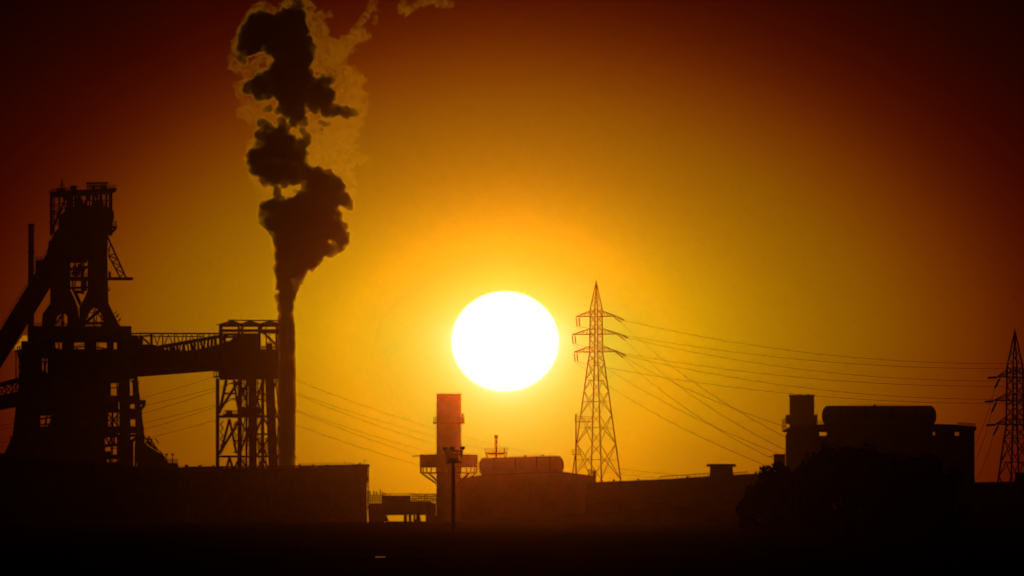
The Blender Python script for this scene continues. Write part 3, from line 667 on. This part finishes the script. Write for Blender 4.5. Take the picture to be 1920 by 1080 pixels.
# ------------------------------------------------------------------ right plant
C = Site('plant_building', 'tall black plant building at right with flat roof slab and railing', 'building', 1650, 2000)
t = MB().prism(C.poly((1473, 814), (1535, 814), (1535, 817), (1549, 817), (1549, 816), (1748, 816), (1790, 817), (1800, 817), (1827, 817), (1827.5, 1014), (1473, 1014)), 0, 26); t.build('wall', CONC, C.e)
t = MB().prism(C.poly((1756, 795), (1790, 796), (1830.5, 800), (1830, 806), (1826, 808), (1756, 808)), -.8, 26.8); t.prism(C.poly((1545, 795), (1756, 795), (1756, 808), (1545, 808)), -.8, 26.8); t.prism(C.poly((1466, 808), (1484, 799), (1545, 795), (1545, 808)), -.8, 26.8); t.build('roof', ROOF, C.e)
t = MB()
for a, b in ((1475, 1535), (1550, 1749), (1754, 1790), (1800, 1827)): t.box(C.X(a), C.X(b), .3, 25.7, C.Z(817.5), C.Z(807.5))
t.build('clerestory', CONC, C.e)
t = MB(); t.rail((C.X(1796), 0, C.Z(797)), (C.X(1829), 0, C.Z(799.5)), 4.5*C.u, 9, .1, 2); t.rail((C.X(1466.5), 0, C.Z(807)), (C.X(1474), 0, C.Z(804)), 20*C.u, 4, .09, 3); t.bar(C.P(1527, 790, 2), C.P(1527, 797, 2), .1); t.rail((C.X(1528), 2, C.Z(795.5)), (C.X(1541), 2, C.Z(795.5)), 7*C.u, 4, .05, 2); t.bar(C.P(1532.5, 795, 2), C.P(1532.5, 770, 2), .07); t.build('railing', RUST, C.e)
T = Site('storage_tank', 'big black round ended horizontal tank on the right plant building', 'tank', 1650, 2000)
capsule(T, 1540.5, 1756, 779.5, 779.5, 19.5, depth=6).build('vessel', TANK, T.e, True)
t = MB().prism(T.poly((1550, 796), (1556, 785), (1744, 785), (1748, 796)), 3.8, 8.2); t.build('saddle', CONC, T.e)
t = MB()
for x in (1575, 1620, 1670, 1715): t.lathe([(19.55*T.u, 0), (19.9*T.u, 0), (19.9*T.u, .2), (19.55*T.u, .2)], T.P(x, 779.5, 6), 'x', 36)
t.rail((T.X(1590), 5.6, T.Z(760.6)), (T.X(1700), 5.6, T.Z(760.6)), 2.6*T.u, 12, .035, 1); t.cyl(T.P(1640, 762, 6), T.P(1640, 757, 6), .22, .22, 10); t.build('tank_fitting', STEEL, T.e)
C = Site('square_stack', 'stubby reddish dark stack with stepped collar on left end of the right plant building', 'stack', 1503, 3000)
t = MB().cyl(C.P(1503.5, 1003), C.P(1503.5, 741), 23.2*C.u, 23.2*C.u, 36); t.build('shaft', CONC, C.e, True)
t = MB(); ring(C, t, 1503.5, 23.3, 24.4, 743.2, 740.3, 36); t.box(C.X(1514), C.X(1518), -1, 0, C.Z(741), C.Z(738.8)); t.build('rim', STEEL, C.e)
t = MB().prism(C.poly((1473, 778.5), (1480, 777.5), (1480, 780), (1527, 780), (1527, 777.5), (1532, 777.5), (1532, 796), (1482, 800), (1481, 796), (1473, 794)), -5, 5); t.build('collar', SHEET, C.e)
C = Site('side_cabin', 'small red dark cabin on thin stilts against the left wall of the right plant building', 'cabin', 1461, 2020)
t = MB().box(C.X(1450.5), C.X(1472.5), 0, 4, C.Z(878), C.Z(852.5)); t.build('wall', SHEET, C.e)
t = MB().box(C.X(1449.5), C.X(1472.5), -.4, 4.4, C.Z(852.5), C.Z(851.3)); t.bar(C.P(1442, 856, .5), C.P(1450, 855, .5), .14); t.build('roof', ROOF, C.e)
t = MB()
for x in (1451, 1454.5, 1459, 1471): t.box(C.X(x), C.X(x)+.12, .3, .5, 0, C.Z(878)); t.box(C.X(x), C.X(x)+.12, 3.4, 3.6, 0, C.Z(878))
t.build('stilt', RUST, C.e)
C = Site('low_annex', 'low flat dark annex at far right under the nearer pylon', 'building', 1870, 2150)
t = MB().box(C.X(1800), C.X(1990), 0, 14, 0, C.Z(904)); t.build('wall', BRICK, C.e)
t = MB().prism(C.poly((1799, 902.5), (1838, 904.5), (1838, 904), (1990, 901.5), (1990, 904.5), (1799, 904.8)), -.5, 14.5); t.build('roof', ROOF, C.e)
C = Site('corner_hut', 'dark hut at far right edge in front of the nearer pylon foot', 'hut', 1930, 2100)
t = MB().box(C.X(1903), C.X(1985), 0, 8, 0, C.Z(888)); t.build('wall', BRICK, C.e)
t = MB().box(C.X(1902), C.X(1986), -.5, 8.5, C.Z(888), C.Z(886)); t.build('roof', ROOF, C.e)

# ------------------------------------------------------------------ pylons
def lerp(a, b, s): return a+(b-a)*s
def pylon(label, pxc, D, tip_py, psi, strings):
    C = Site('power_pylon', label, 'pylon', pxc, D, 'lattice power pylons')
    e = C.e; e.rotation_euler.z += psi
    top = C.Z(tip_py); wz = top-21.1
    def half(z):                                   # half width of the square body at height z
        if z <= wz: return 1.55+(wz-z)*.1
        if z <= wz+2.2: return lerp(1.55, 1.25, (z-wz)/2.2)
        if z <= wz+14.2: return lerp(1.25, 1.1, (z-wz-2.2)/12)
        return lerp(1.1, .06, (z-wz-14.2)/(21.1-14.2))
    cs = ((1, 1), (-1, 1), (-1, -1), (1, -1))
    def cor(k, z): a = half(z); return Vector((cs[k % 4][0]*a, cs[k % 4][1]*a, z))
    for k in range(4):
        t = MB(); zs = [0, wz, wz+2.2, wz+14.2]
        for a, b in zip(zs, zs[1:]): t.bar(cor(k, a), cor(k, b), .25)
        t.build('leg', GALV, e)
    lv = [wz]; h = 4.6
    while lv[-1] > 3: lv.append(max(0, lv[-1]-h)); h *= 1.22
    t = MB()
    for a, b in zip(lv, lv[1:]):
        for k in range(4):
            p0, p1, q0, q1 = cor(k, a), cor(k+1, a), cor(k, b), cor(k+1, b)
            w = .12 if a-b < 7 else .14
            m0 = (p0+p1)/2
            t.bar(p0, p1, .13)
            md0, md1 = (p0+q0)/2, (p1+q1)/2
            if a-b > 5: t.bar(m0, md0, w); t.bar(m0, md1, w); mq = (q0+q1)/2; t.bar(md0, mq, w); t.bar(md1, mq, w)
            else: t.bar(p0, q1, w); t.bar(p1, q0, w)
    z = wz; 
    while z < wz+14:
        z2 = min(z+2.05, wz+14.2)
        for k in range(4): t.bar(cor(k, z), cor(k+1, z2), .1); t.bar(cor(k+1, z), cor(k, z2), .1)
        z = z2
    t.build('bracing', GALV, e)
    t = MB(); z0p = wz+14.2
    for k in range(4):
        t.bar(cor(k, z0p), Vector((0, 0, top)), .2)
        for s in (.25, .5): zz = lerp(z0p, top, s); t.bar(cor(k, zz), cor(k+1, zz), .1)
        t.bar(cor(k, z0p), cor(k+1, lerp(z0p, top, .25)), .1); t.bar(cor(k, lerp(z0p, top, .25)), cor(k+1, lerp(z0p, top, .5)), .1)
    t.bar((0, 0, top-1), (0, 0, top+.4), .14)
    t.build('peak', GALV, e)
    ends = {}
    for lvl, (dz, Lh) in enumerate(((12.0, 6.3), (7.35, 7.5), (2.75, 6.9))):
        z = wz+dz
        for sd in (-1, 1):
            t = MB(); tip = Vector((sd*Lh, 0, z)); a = half(z); zt = z+1.55; at = half(zt)
            for y in (-1, 1):
                t.bar((sd*a, y*a, z), tip, .24); t.bar((sd*at, y*at, zt), tip+Vector((0, 0, .05)), .14)
                for k in range(1, 5):
                    s = k/5; p = Vector((sd*a, y*a, z)).lerp(tip, s); q = Vector((sd*at, y*at, zt)).lerp(tip, s-.1); t.bar(p, q, .09)
                    p2 = Vector((sd*a, -y*a, z)).lerp(tip, s-.15); t.bar(p, p2, .09)
            t.bar((sd*a, -a, z), (sd*a, a, z), .14)
            arm = t.build('crossarm', GALV, e)
            for j, vec in enumerate(strings[sd]):
                vw = Matrix.Rotation(-e.rotation_euler.z, 3, 'Z') @ Vector(vec).normalized()
                st = tip-Vector((sd*.9*j, 0, .1)); ln = 2.6
                q = MB(); q.cyl(st, st+vw*ln, .06, .06, 6)
                for k in range(9): c = st+vw*(.35+k*.24); q.cyl(c, c+vw*.13, .24, .17, 8)
                q.build('insulator', CERAM, arm)
                ends[(lvl, sd, j)] = Matrix.LocRotScale(e.location, e.rotation_euler, None) @ (st+vw*ln)
    return ends
NPSI = math.radians(-33)
E1 = pylon('lattice power pylon standing right of the sun, seen whole with three crossarms', 1118, 3000, 528, NPSI, {-1: [(.12, -.1, -1), (.1, .3, -1)], 1: [(.9, -.5, -.45), (.8, .2, -.6)]})
E2 = pylon('lattice power pylon cut by the right edge of the view', 1903, 2250, 620, math.radians(58), {-1: [(-.75, .65, -.04), (-.5, -.35, -1)], 1: [(-.6, .8, -.04), (.5, -.5, -.5)]})
E3 = pylon('lattice power pylon hidden behind the transfer tower bracing', 474, 3400, 632, math.radians(-20), {-1: [(-.8, .2, -.5), (.8, .2, -.5)], 1: [(-.8, .2, -.5), (.8, .2, -.5)]})

# ------------------------------------------------------------------ conductors
def wire(a, b, sag, label, group, r=.05, n=28):
    a = Vector(a); b = Vector(b); t = MB(); pts = []
    for i in range(n+1):
        s = i/n; p = a.lerp(b, s); p.z -= 4*sag*s*(1-s); pts.append(p-a)
    for p, q in zip(pts, pts[1:]): t.cyl(p, q, r, r, 5, False)
    o = t.build('power_line', WIRE); o.location = a
    return tag(o, label, 'power line', group)
LV = ('top', 'middle', 'lowest')
G1 = 'conductors running right from the middle pylon'
for lv in range(3):
    for sd, low in ((1, (682, 715, 749)[lv]), (-1, (690.5, 724, 756)[lv])):   # lowest point of the span is seen just before the cropped pylon
        a = E1[(lv, sd, 0 if sd > 0 else 1)]; b = Vector((2*W(1872, 0, 2960).x-a.x, a.y-20, a.z))
        wire(a, b, a.z-W(0, low, 2990).z, 'line passing behind the cropped pylon from the %s tip of the %s crossarm' % ('right' if sd > 0 else 'left', LV[lv]), G1, n=48)
G2 = 'conductors falling from the middle pylon to the right plant'
tg = [((1490, 828), 1), ((1490, 852), 1), ((1490, 880), 1), ((1490, 806), -1), ((1490, 862), -1), ((1490, 893), -1)]
for k, ((px, py), sd) in enumerate(tg):
    lv = k % 3
    wire(E1[(lv, sd, 1 if sd > 0 else 0)], W(px, py, 2030), 2.2, 'line falling to the right plant from the %s tip of the %s pylon crossarm' % ('right' if sd > 0 else 'left', LV[lv]), G2, .042)
G3 = 'conductors falling from the cropped right pylon'
for lv in range(3):
    wire(E2[(lv, -1, 1)], W(1790+lv*8, 880+lv*14, 2028), 3.0, 'short line falling behind the right plant from the %s crossarm of the cropped pylon' % LV[lv], G3, .04)
G4 = 'conductors passing left behind the blast furnace'
for lv in range(3):
    for sd in (-1, 1):
        py = (806, 841, 876)[lv]+(0 if sd < 0 else 5)
        wire(E3[(lv, sd, 0)], W(-330+sd*6, py, 3700), 6.5, 'faint line passing left behind the furnace, %s one of the %s pair' % ('upper' if sd < 0 else 'lower', LV[lv]), G4, .055)
G5 = 'conductors passing right behind the round stack'
for lv in range(3):
    for sd in (-1, 1):
        py = (893, 925, 958)[lv]+(0 if sd > 0 else 10)
        wire(E3[(lv, sd, 1)], W(1300, py, 3650), 5.5, 'faint line falling right behind the round stack, %s one of the %s pair' % ('upper' if sd > 0 else 'lower', LV[lv]), G5, .055)

# faint platform mast behind the middle pylon
C = Site('platform_mast', 'faint thin mast with two small railed platforms left of the middle pylon legs', 'mast', 1082, 3350)
MB().cyl(C.P(1080, 1003), C.P(1080, 776), .28, .22, 10).build('pole', STEEL, C.e)
for x0_, x1_, z, h in ((1078, 1110, 791.5, 9), (1072, 1088, 853.5, 9)):
    t = MB().box(C.X(x0_), C.X(x1_), -1.5, 1.5, C.Z(z), C.Z(z-1.6))
    for y in (-1.5, 1.5): t.rail((C.X(x0_), y, C.Z(z-1.6)), (C.X(x1_), y, C.Z(z-1.6)), h*C.u, 5, .1, 2)
    t.build('platform', STEEL, C.e)

# ------------------------------------------------------------------ steam
def vol(name, dens, col, g, nscale, thr, soft, step, base=0.0):
    m = bpy.data.materials.new(name); m.use_nodes = True; t = m.node_tree; t.nodes.clear(); L = t.links.new
    p = t.nodes.new('ShaderNodeVolumePrincipled'); o = t.nodes.new('ShaderNodeOutputMaterial')
    p.inputs['Color'].default_value = (*col, 1); p.inputs['Anisotropy'].default_value = g
    if nscale:
        tc = t.nodes.new('ShaderNodeTexCoord'); n = t.nodes.new('ShaderNodeTexNoise'); n.inputs['Scale'].default_value = nscale
        n.inputs['Detail'].default_value = 6; n.inputs['Roughness'].default_value = .6; n.inputs['Distortion'].default_value = 1.0
        mr = t.nodes.new('ShaderNodeMapRange'); mr.inputs['From Min'].default_value = thr; mr.inputs['From Max'].default_value = thr+soft
        mr.inputs['To Min'].default_value = base*dens; mr.inputs['To Max'].default_value = dens
        L(tc.outputs['Object'], n.inputs['Vector']); L(n.outputs['Fac'], mr.inputs['Value']); L(mr.outputs[0], p.inputs['Density'])
    else: p.inputs['Density'].default_value = dens
    L(p.outputs[0], o.inputs['Volume'])
    m.cycles.volume_step_rate = step
    return m
STEAM_D = 3010
ST = Site('steam_plume', 'tall billowing steam plume rising dark against the sky with glowing ragged edges', 'steam', 537, STEAM_D)
import numpy as np
def ball(sub):
    bm = bmesh.new(); bmesh.ops.create_icosphere(bm, subdivisions=sub, radius=1)
    v = np.array([x.co[:] for x in bm.verts]); f = np.array([[q.index for q in x.verts] for x in bm.faces]); bm.free(); return v, f
BALL = {k: ball(k) for k in (1, 2, 3)}
def blobs(name, lst, m, voxel, disp, parent, depth=.8, seed=1, kids=(12, 4), amp=1.0, grow=3, back=(0, 0)):
    rnd = random.Random(seed); uu = ST.u; bl = []
    def rd(): return Vector((rnd.gauss(0, 1), rnd.gauss(0, 1), rnd.gauss(0, 1))).normalized()
    for (px, py, r) in lst:                       # billows upon billows
        a = amp if py < 560 else amp*.3
        r += grow; R0 = r*uu; c = Vector(ST.P(px, py, rnd.uniform(-.5, .5)*R0*depth+rnd.uniform(*back))); bl.append((c, R0*(1-.12*a), 3))
        if r < 3: continue
        for k in range(kids[0]):
            d = rd(); r1 = R0*rnd.uniform(.17, .40); c1 = c+d*(R0*(1-.08*a)-r1*(1-.85*a)); bl.append((c1, r1, 2))
            for q in range(kids[1]):
                d2 = (rd()+d*.8).normalized(); r2 = r1*rnd.uniform(.25, .55)
                if r2 > .18: bl.append((c1+d2*(r1*(.5+.5*a)), r2, 1))
    V = []; F = []; n0 = 0
    for c, r, sub in bl:
        v, f = BALL[sub]; V.append(v*r+np.array(c)); F.append(f+n0); n0 += len(v)
    V = np.concatenate(V); F = np.concatenate(F)
    me = bpy.data.meshes.new(name+'_rough'); me.vertices.add(len(V)); me.vertices.foreach_set('co', V.ravel())
    me.loops.add(F.size); me.loops.foreach_set('vertex_index', F.ravel().astype(np.int32)); me.polygons.add(len(F))
    me.polygons.foreach_set('loop_start', np.arange(0, F.size, 3, dtype=np.int32)); me.update(calc_edges=True)
    o = bpy.data.objects.new(name+'_rough', me); COL.objects.link(o)
    rm = o.modifiers.new('r', 'REMESH'); rm.mode = 'VOXEL'; rm.voxel_size = voxel
    for k, (sz, st) in enumerate(disp):
        tx = bpy.data.textures.new(name+'_tx%d' % k, 'CLOUDS'); tx.noise_scale = sz; tx.noise_depth = 2
        d = o.modifiers.new('d', 'DISPLACE'); d.texture = tx; d.strength = st; d.mid_level = .4; d.texture_coords = 'LOCAL'
    rm = o.modifiers.new('r2', 'REMESH'); rm.mode = 'VOXEL'; rm.voxel_size = voxel
    dg = bpy.context.evaluated_depsgraph_get(); dg.update()
    me2 = bpy.data.meshes.new_from_object(o.evaluated_get(dg)); me2.name = name
    bpy.data.objects.remove(o); bpy.data.meshes.remove(me)
    me2.materials.clear(); me2.materials.append(m)
    o2 = bpy.data.objects.new(name, me2); COL.objects.link(o2); o2.parent = parent
    return o2
def path(pts, n):                                 # (px,py,r) stations filled in between
    res = []
    for (a, b) in zip(pts, pts[1:]):
        for k in range(n): s = k/n; res.append(tuple(lerp(a[i], b[i], s) for i in range(3)))
    return res+[pts[-1]]
K = 1.647
core = path([(537, 990, 17), (537, 880, 17.2), (537.5, 760, 17.6), (536.5, 660, 17), (536, 610, 16.5)], 10)
core += [(375+x/K, y/K, r/K) for x, y, r in (
 (125,175,16),(130,150,20),(140,120,26),(155,90,28),(175,65,30),(200,70,34),(150,150,24),(175,120,36),(135,190,12),(165,150,20),
 (230,80,38),(270,70,40),(300,50,32),(305,15,17),(300,-10,20),(290,-40,30),(305,90,32),(270,110,44),(235,120,34),(205,110,34),(320,130,30),(342,145,16),(215,150,20),(240,160,26),
 (280,160,46),(308,190,40),(258,190,26),(328,170,24),
 (145,275,18),(165,265,24),(190,260,32),(215,245,30),(240,225,32),(180,295,18),(205,290,20),(235,275,28),(265,250,44),(300,240,46),(258,290,18),(280,290,32),(310,280,32),(325,240,24),
 (360,260,22),(385,250,20),(405,245,14),(380,232,9),(400,228,9),(420,232,8),(434,236,5),(355,290,26),(385,285,22),(408,290,13),(365,320,20),(390,325,18),(415,335,13),(430,342,16),(450,345,16),(470,348,14),(484,352,8),(408,355,10),(385,352,12),(372,378,9),(385,383,9),(398,383,6),(375,398,7),(345,318,18),
 (300,318,28),(275,322,22),(257,322,13),(215,335,12),(202,338,9),(238,343,11),(190,378,15),(207,390,18),(252,372,15),(265,350,15),(258,395,20),(310,342,19),(321,380,12),(316,402,12),(330,422,14),
 (185,415,18),(210,420,26),(240,420,28),(270,432,24),(308,448,22),(325,440,16),(180,445,14),(165,475,20),(160,500,18),(185,490,32),(220,470,38),(255,470,36),(290,480,32),(315,472,18),(175,525,22),(205,530,32),(240,530,36),(275,525,34),(303,515,22),(318,495,12),(200,558,16),(230,558,20),(260,556,20),(290,550,25),(310,545,20),
 (238,585,12),(236,600,13),(245,612,13),(285,312,30),(280,335,26),(300,358,26),(268,342,20),(288,378,16),(320,300,24),(355,292,30),(388,300,28),(418,338,20),(390,345,20),(350,330,20),(322,522,20),(335,535,20),(255,335,18),(262,300,26),(300,280,34),(450,348,18),
 (335,545,20),(365,535,24),(395,550,26),(420,575,28),(340,575,24),(370,580,40),(405,610,36),(440,610,24),(455,625,18),(462,640,11),(293,590,7),(345,612,28),(300,640,32),(265,640,28),(230,640,30),(205,640,22),(195,660,16),(330,650,50),(380,650,44),(415,660,22),(200,685,16),(225,690,32),(265,700,46),(320,710,56),(370,710,46),(410,710,34),(435,735,25),(445,745,16),(430,765,16),(400,770,22),(370,765,32),(330,770,44),(285,770,48),(247,745,24),(238,715,20),(255,790,30),(300,810,38),(340,810,27),(360,800,18),(370,790,12),
 (425,720,24),(440,700,16),(448,725,14),(420,690,22),(263,840,34),(300,850,26),(318,845,12),(260,880,28),(290,885,19),(263,920,28),(274,905,28),(264,950,26.5),(265,985,25.5),(265,1005,25))]
veil = [(375+x/K, y/K, r/K) for x, y, r in (
 (100,200,9),(96,180,9),(100,150,9),(110,125,9),(125,95,9),(140,65,10),(155,40,10),(170,24,11),(190,14,10),(215,22,10),(235,30,9),(255,17,11),(270,5,12),(290,-5,12),(115,215,10),(135,220,11),(155,212,10),(170,195,11),(190,180,12),(215,178,11),(150,235,9),(135,255,9),(118,280,8),(115,262,8),(125,300,9),(145,318,10),(170,328,12),(195,322,11),(220,315,10),(245,308,8),(125,345,13),(145,350,15),(160,355,13),(130,330,10),(165,335,12),(155,375,8),(160,440,10),(150,455,8),(135,490,5),(160,550,9),(185,580,13),(205,590,13),(215,580,10),(175,565,10),(150,530,6),
 (265,590,16),(315,600,12),(285,600,8),(190,352,10),(225,358,14),(290,385,14),(305,420,14),(345,378,18),(335,520,12),
 (325,5,12),(340,20,12),(355,40,15),(375,45,13),(400,42,7),(350,70,14),(370,75,17),(350,100,14),(385,95,11),(375,120,23),(400,135,19),(365,160,20),(400,170,27),(380,190,24),(425,150,25),(450,130,23),(475,115,19),(500,112,14),(518,108,8),(440,175,17),(420,195,16),(365,205,16),(460,150,13),(445,215,15),(465,225,17),(490,235,13),(500,245,11),(470,250,21),(450,265,20),(480,275,19),(500,290,13),(440,300,18),(465,305,20),(490,315,17),(508,325,9),(500,345,13),(490,375,13),(465,380,21),(435,380,22),(410,400,24),(380,420,26),(360,440,22),(400,440,30),(440,420,27),(475,410,15),(430,460,29),(390,475,28),(350,480,20),(350,505,14),(465,450,17),(480,480,13),(450,500,21),(420,510,16),(500,490,9),(515,488,7),(520,505,5),(460,540,15),(480,560,7),(470,590,8),(440,525,10),
 (480,90,7),(490,75,8),(500,62,8),(510,50,9),(520,35,8),(528,20,8),(535,5,9),(538,-10,10),(545,30,5),(543,50,4),(540,70,4),(470,100,9),(505,85,5))]
far = [(752, 20, 5), (758, 22, 6), (766, 18, 5), (773, 14, 5), (782, 8, 5), (790, 4, 6), (800, 0, 6), (812, -3, 6), (824, 1, 6), (835, 5, 6), (843, 9, 4), (818, 0, 6), (755, 8, 3), (757, 2, 3)]
CORE = vol('dense_steam', 1.9, (.45, .99, .15), .98, .35, .36, .3, .03, .5)
VEIL = vol('thin_steam', .42, (.45, .99, .12), .98, 0.7, .45, .27, .03, .0)
cr_ = blobs('dense_cloud', core, CORE, .17, ((.45, .3),), ST.e, .8, 3, (16, 6), grow=.9)
sf_ = blobs('soft_edge', core, vol('soft_steam', .45, (.45, .99, .12), .98, .9, .42, .2, .02, 0), .2, ((.5, .5),), ST.e, .8, 4, (14, 6), grow=3.5)
vl_ = blobs('thin_veil', veil, VEIL, .22, ((1.5, 1.0), (.5, .7)), ST.e, .5, 5, (10, 4), back=(2, 6))
ST0 = ST
ST = Site('steam_wisp', 'small torn wisp of steam near the top edge, right of the plume', 'steam', 800, STEAM_D)
blobs('steam_wisp_cloud', far, VEIL, .25, ((1.6, 1.6), (.6, .9)), ST.e, .9, 7).name = 'thin_veil'
ST = Site('puff', 'small bright yellow flare glowing between the inclined conveyor and the blast furnace', 'puff', 40, 3060)  # bright yellow patch, drawn as a self-emitting volume
def puff_mat():
    m = bpy.data.materials.new('puff_volume'); m.use_nodes = True; t = m.node_tree; t.nodes.clear(); L = t.links.new
    p = t.nodes.new('ShaderNodeVolumePrincipled'); o = t.nodes.new('ShaderNodeOutputMaterial')
    p.inputs['Color'].default_value = (.3, .3, .3, 1); p.inputs['Density'].default_value = .25
    tc = t.nodes.new('ShaderNodeTexCoord'); n = t.nodes.new('ShaderNodeTexNoise'); n.inputs['Scale'].default_value = 1.1; n.inputs['Detail'].default_value = 4
    mr = t.nodes.new('ShaderNodeMapRange'); mr.inputs['From Min'].default_value = .36; mr.inputs['From Max'].default_value = .64; mr.inputs['To Min'].default_value = 2; mr.inputs['To Max'].default_value = 60
    L(tc.outputs['Object'], n.inputs['Vector']); L(n.outputs['Fac'], mr.inputs['Value']); L(mr.outputs[0], p.inputs['Emission Strength'])
    p.inputs['Emission Color'].default_value = (1, .37, .004, 1); L(p.outputs[0], o.inputs['Volume']); m.cycles.volume_step_rate = .05
    return m
blobs('puff_volume', [(47, 634, 6), (42, 641, 7), (48, 644, 6), (38, 646, 6), (44, 651, 6), (33, 652, 5), (29, 655, 4), (49, 653, 5), (50, 638, 4)], puff_mat(), .15, ((.5, .4),), ST.e, .5, 9, grow=.5)
t = MB()
for x in (30, 36, 42, 48): t.bar(ST.P(x, 1003), ST.P(x, 656), .3)
t.box(ST.X(27), ST.X(52), -1, 1, ST.Z(660), ST.Z(656)); t.build('puff_stand', RUST, ST.e)

# ------------------------------------------------------------------ trees on the right, puddle
def tree(label, px, top, wid, D, seed):
    rnd = random.Random(seed)
    C = Site('tree', label, 'tree', px, D, 'trees in front of the right plant')
    h = C.Z(top); wd_ = wid*C.u/2
    t = MB(); t.cyl((0, 0, -.3), (.1, 0, h*.35), .28, .2, 10); limbs = []
    for k in range(8):
        a = 2*math.pi*k/8+rnd.uniform(-.3, .3); l = rnd.uniform(.4, .75)
        q = Vector((math.cos(a)*wd_*l, math.sin(a)*wd_*l, h*rnd.uniform(.5, .85))); t.cyl((.1, 0, h*rnd.uniform(.2, .34)), q, .12, .03, 6); limbs.append(q)
    t.build('trunk', BARK, C.e, True)
    cl = []
    for k in range(90):
        a = rnd.uniform(0, 6.283); e = rnd.uniform(-1.0, 1.0); rr_ = rnd.uniform(.45, .88)
        cl.append((Vector((math.cos(a)*wd_*rr_*math.sqrt(max(0, 1-e*e*.8)), math.sin(a)*wd_*rr_*math.sqrt(max(0, 1-e*e*.8)), h*.5+e*h*.41)), rnd.uniform(.15, .24)*wd_))
    t = MB()
    for c, r in cl:
        for k in range(170):
            d = Vector((rnd.gauss(0, 1), rnd.gauss(0, 1), rnd.gauss(0, 1))).normalized()*r*rnd.random()**.4
            p = c+d; s = rnd.uniform(.10, .2)
            a = Vector((rnd.gauss(0, 1), rnd.gauss(0, 1), rnd.gauss(0, 1))).normalized()*s; b = a.orthogonal().normalized()*s*.55
            if p.z < .2: continue
            t.add([p-a, p+b, p+a, p-b], [(0, 1, 2, 3)])
    t.build('crown', LEAF, C.e)
tree('broad black tree at right, tallest of the group before the plant building', 1605, 836, 270, 700, 21)
tree('round black tree at left of the group before the plant building', 1482, 862, 170, 690, 22)
tree('black tree at right of the group before the plant building', 1722, 850, 200, 710, 23)
tree('small black bushy tree at far left foot of the tree group before the plant', 1425, 905, 90, 680, 24)

t = MB(); n = 28
for i in range(n):
    w = 2*math.pi*i/n; k = 1+.25*math.sin(3*w+1)
    t.v.append(((712-960)*S*285+.11*k*math.cos(w), 285+3.4*k*math.sin(w), ground_z((712-960)*S*285, 285)+.05))
t.f.append(tuple(range(n)))
struct(t.build('puddle', WATER))

# ------------------------------------------------------------------ render settings
sc.render.engine = 'CYCLES'
sc.cycles.volume_bounces = 0
sc.cycles.max_bounces = 6
sc.cycles.transparent_max_bounces = 16
sc.cycles.use_denoising = True
sc.cycles.volume_max_steps = 512
vs = sc.view_settings
vs.view_transform = 'Standard'; vs.look = 'None'; vs.gamma = 1; vs.use_curve_mapping = False; vs.exposure = EXPOSURE
sc.display_settings.display_device = 'sRGB'
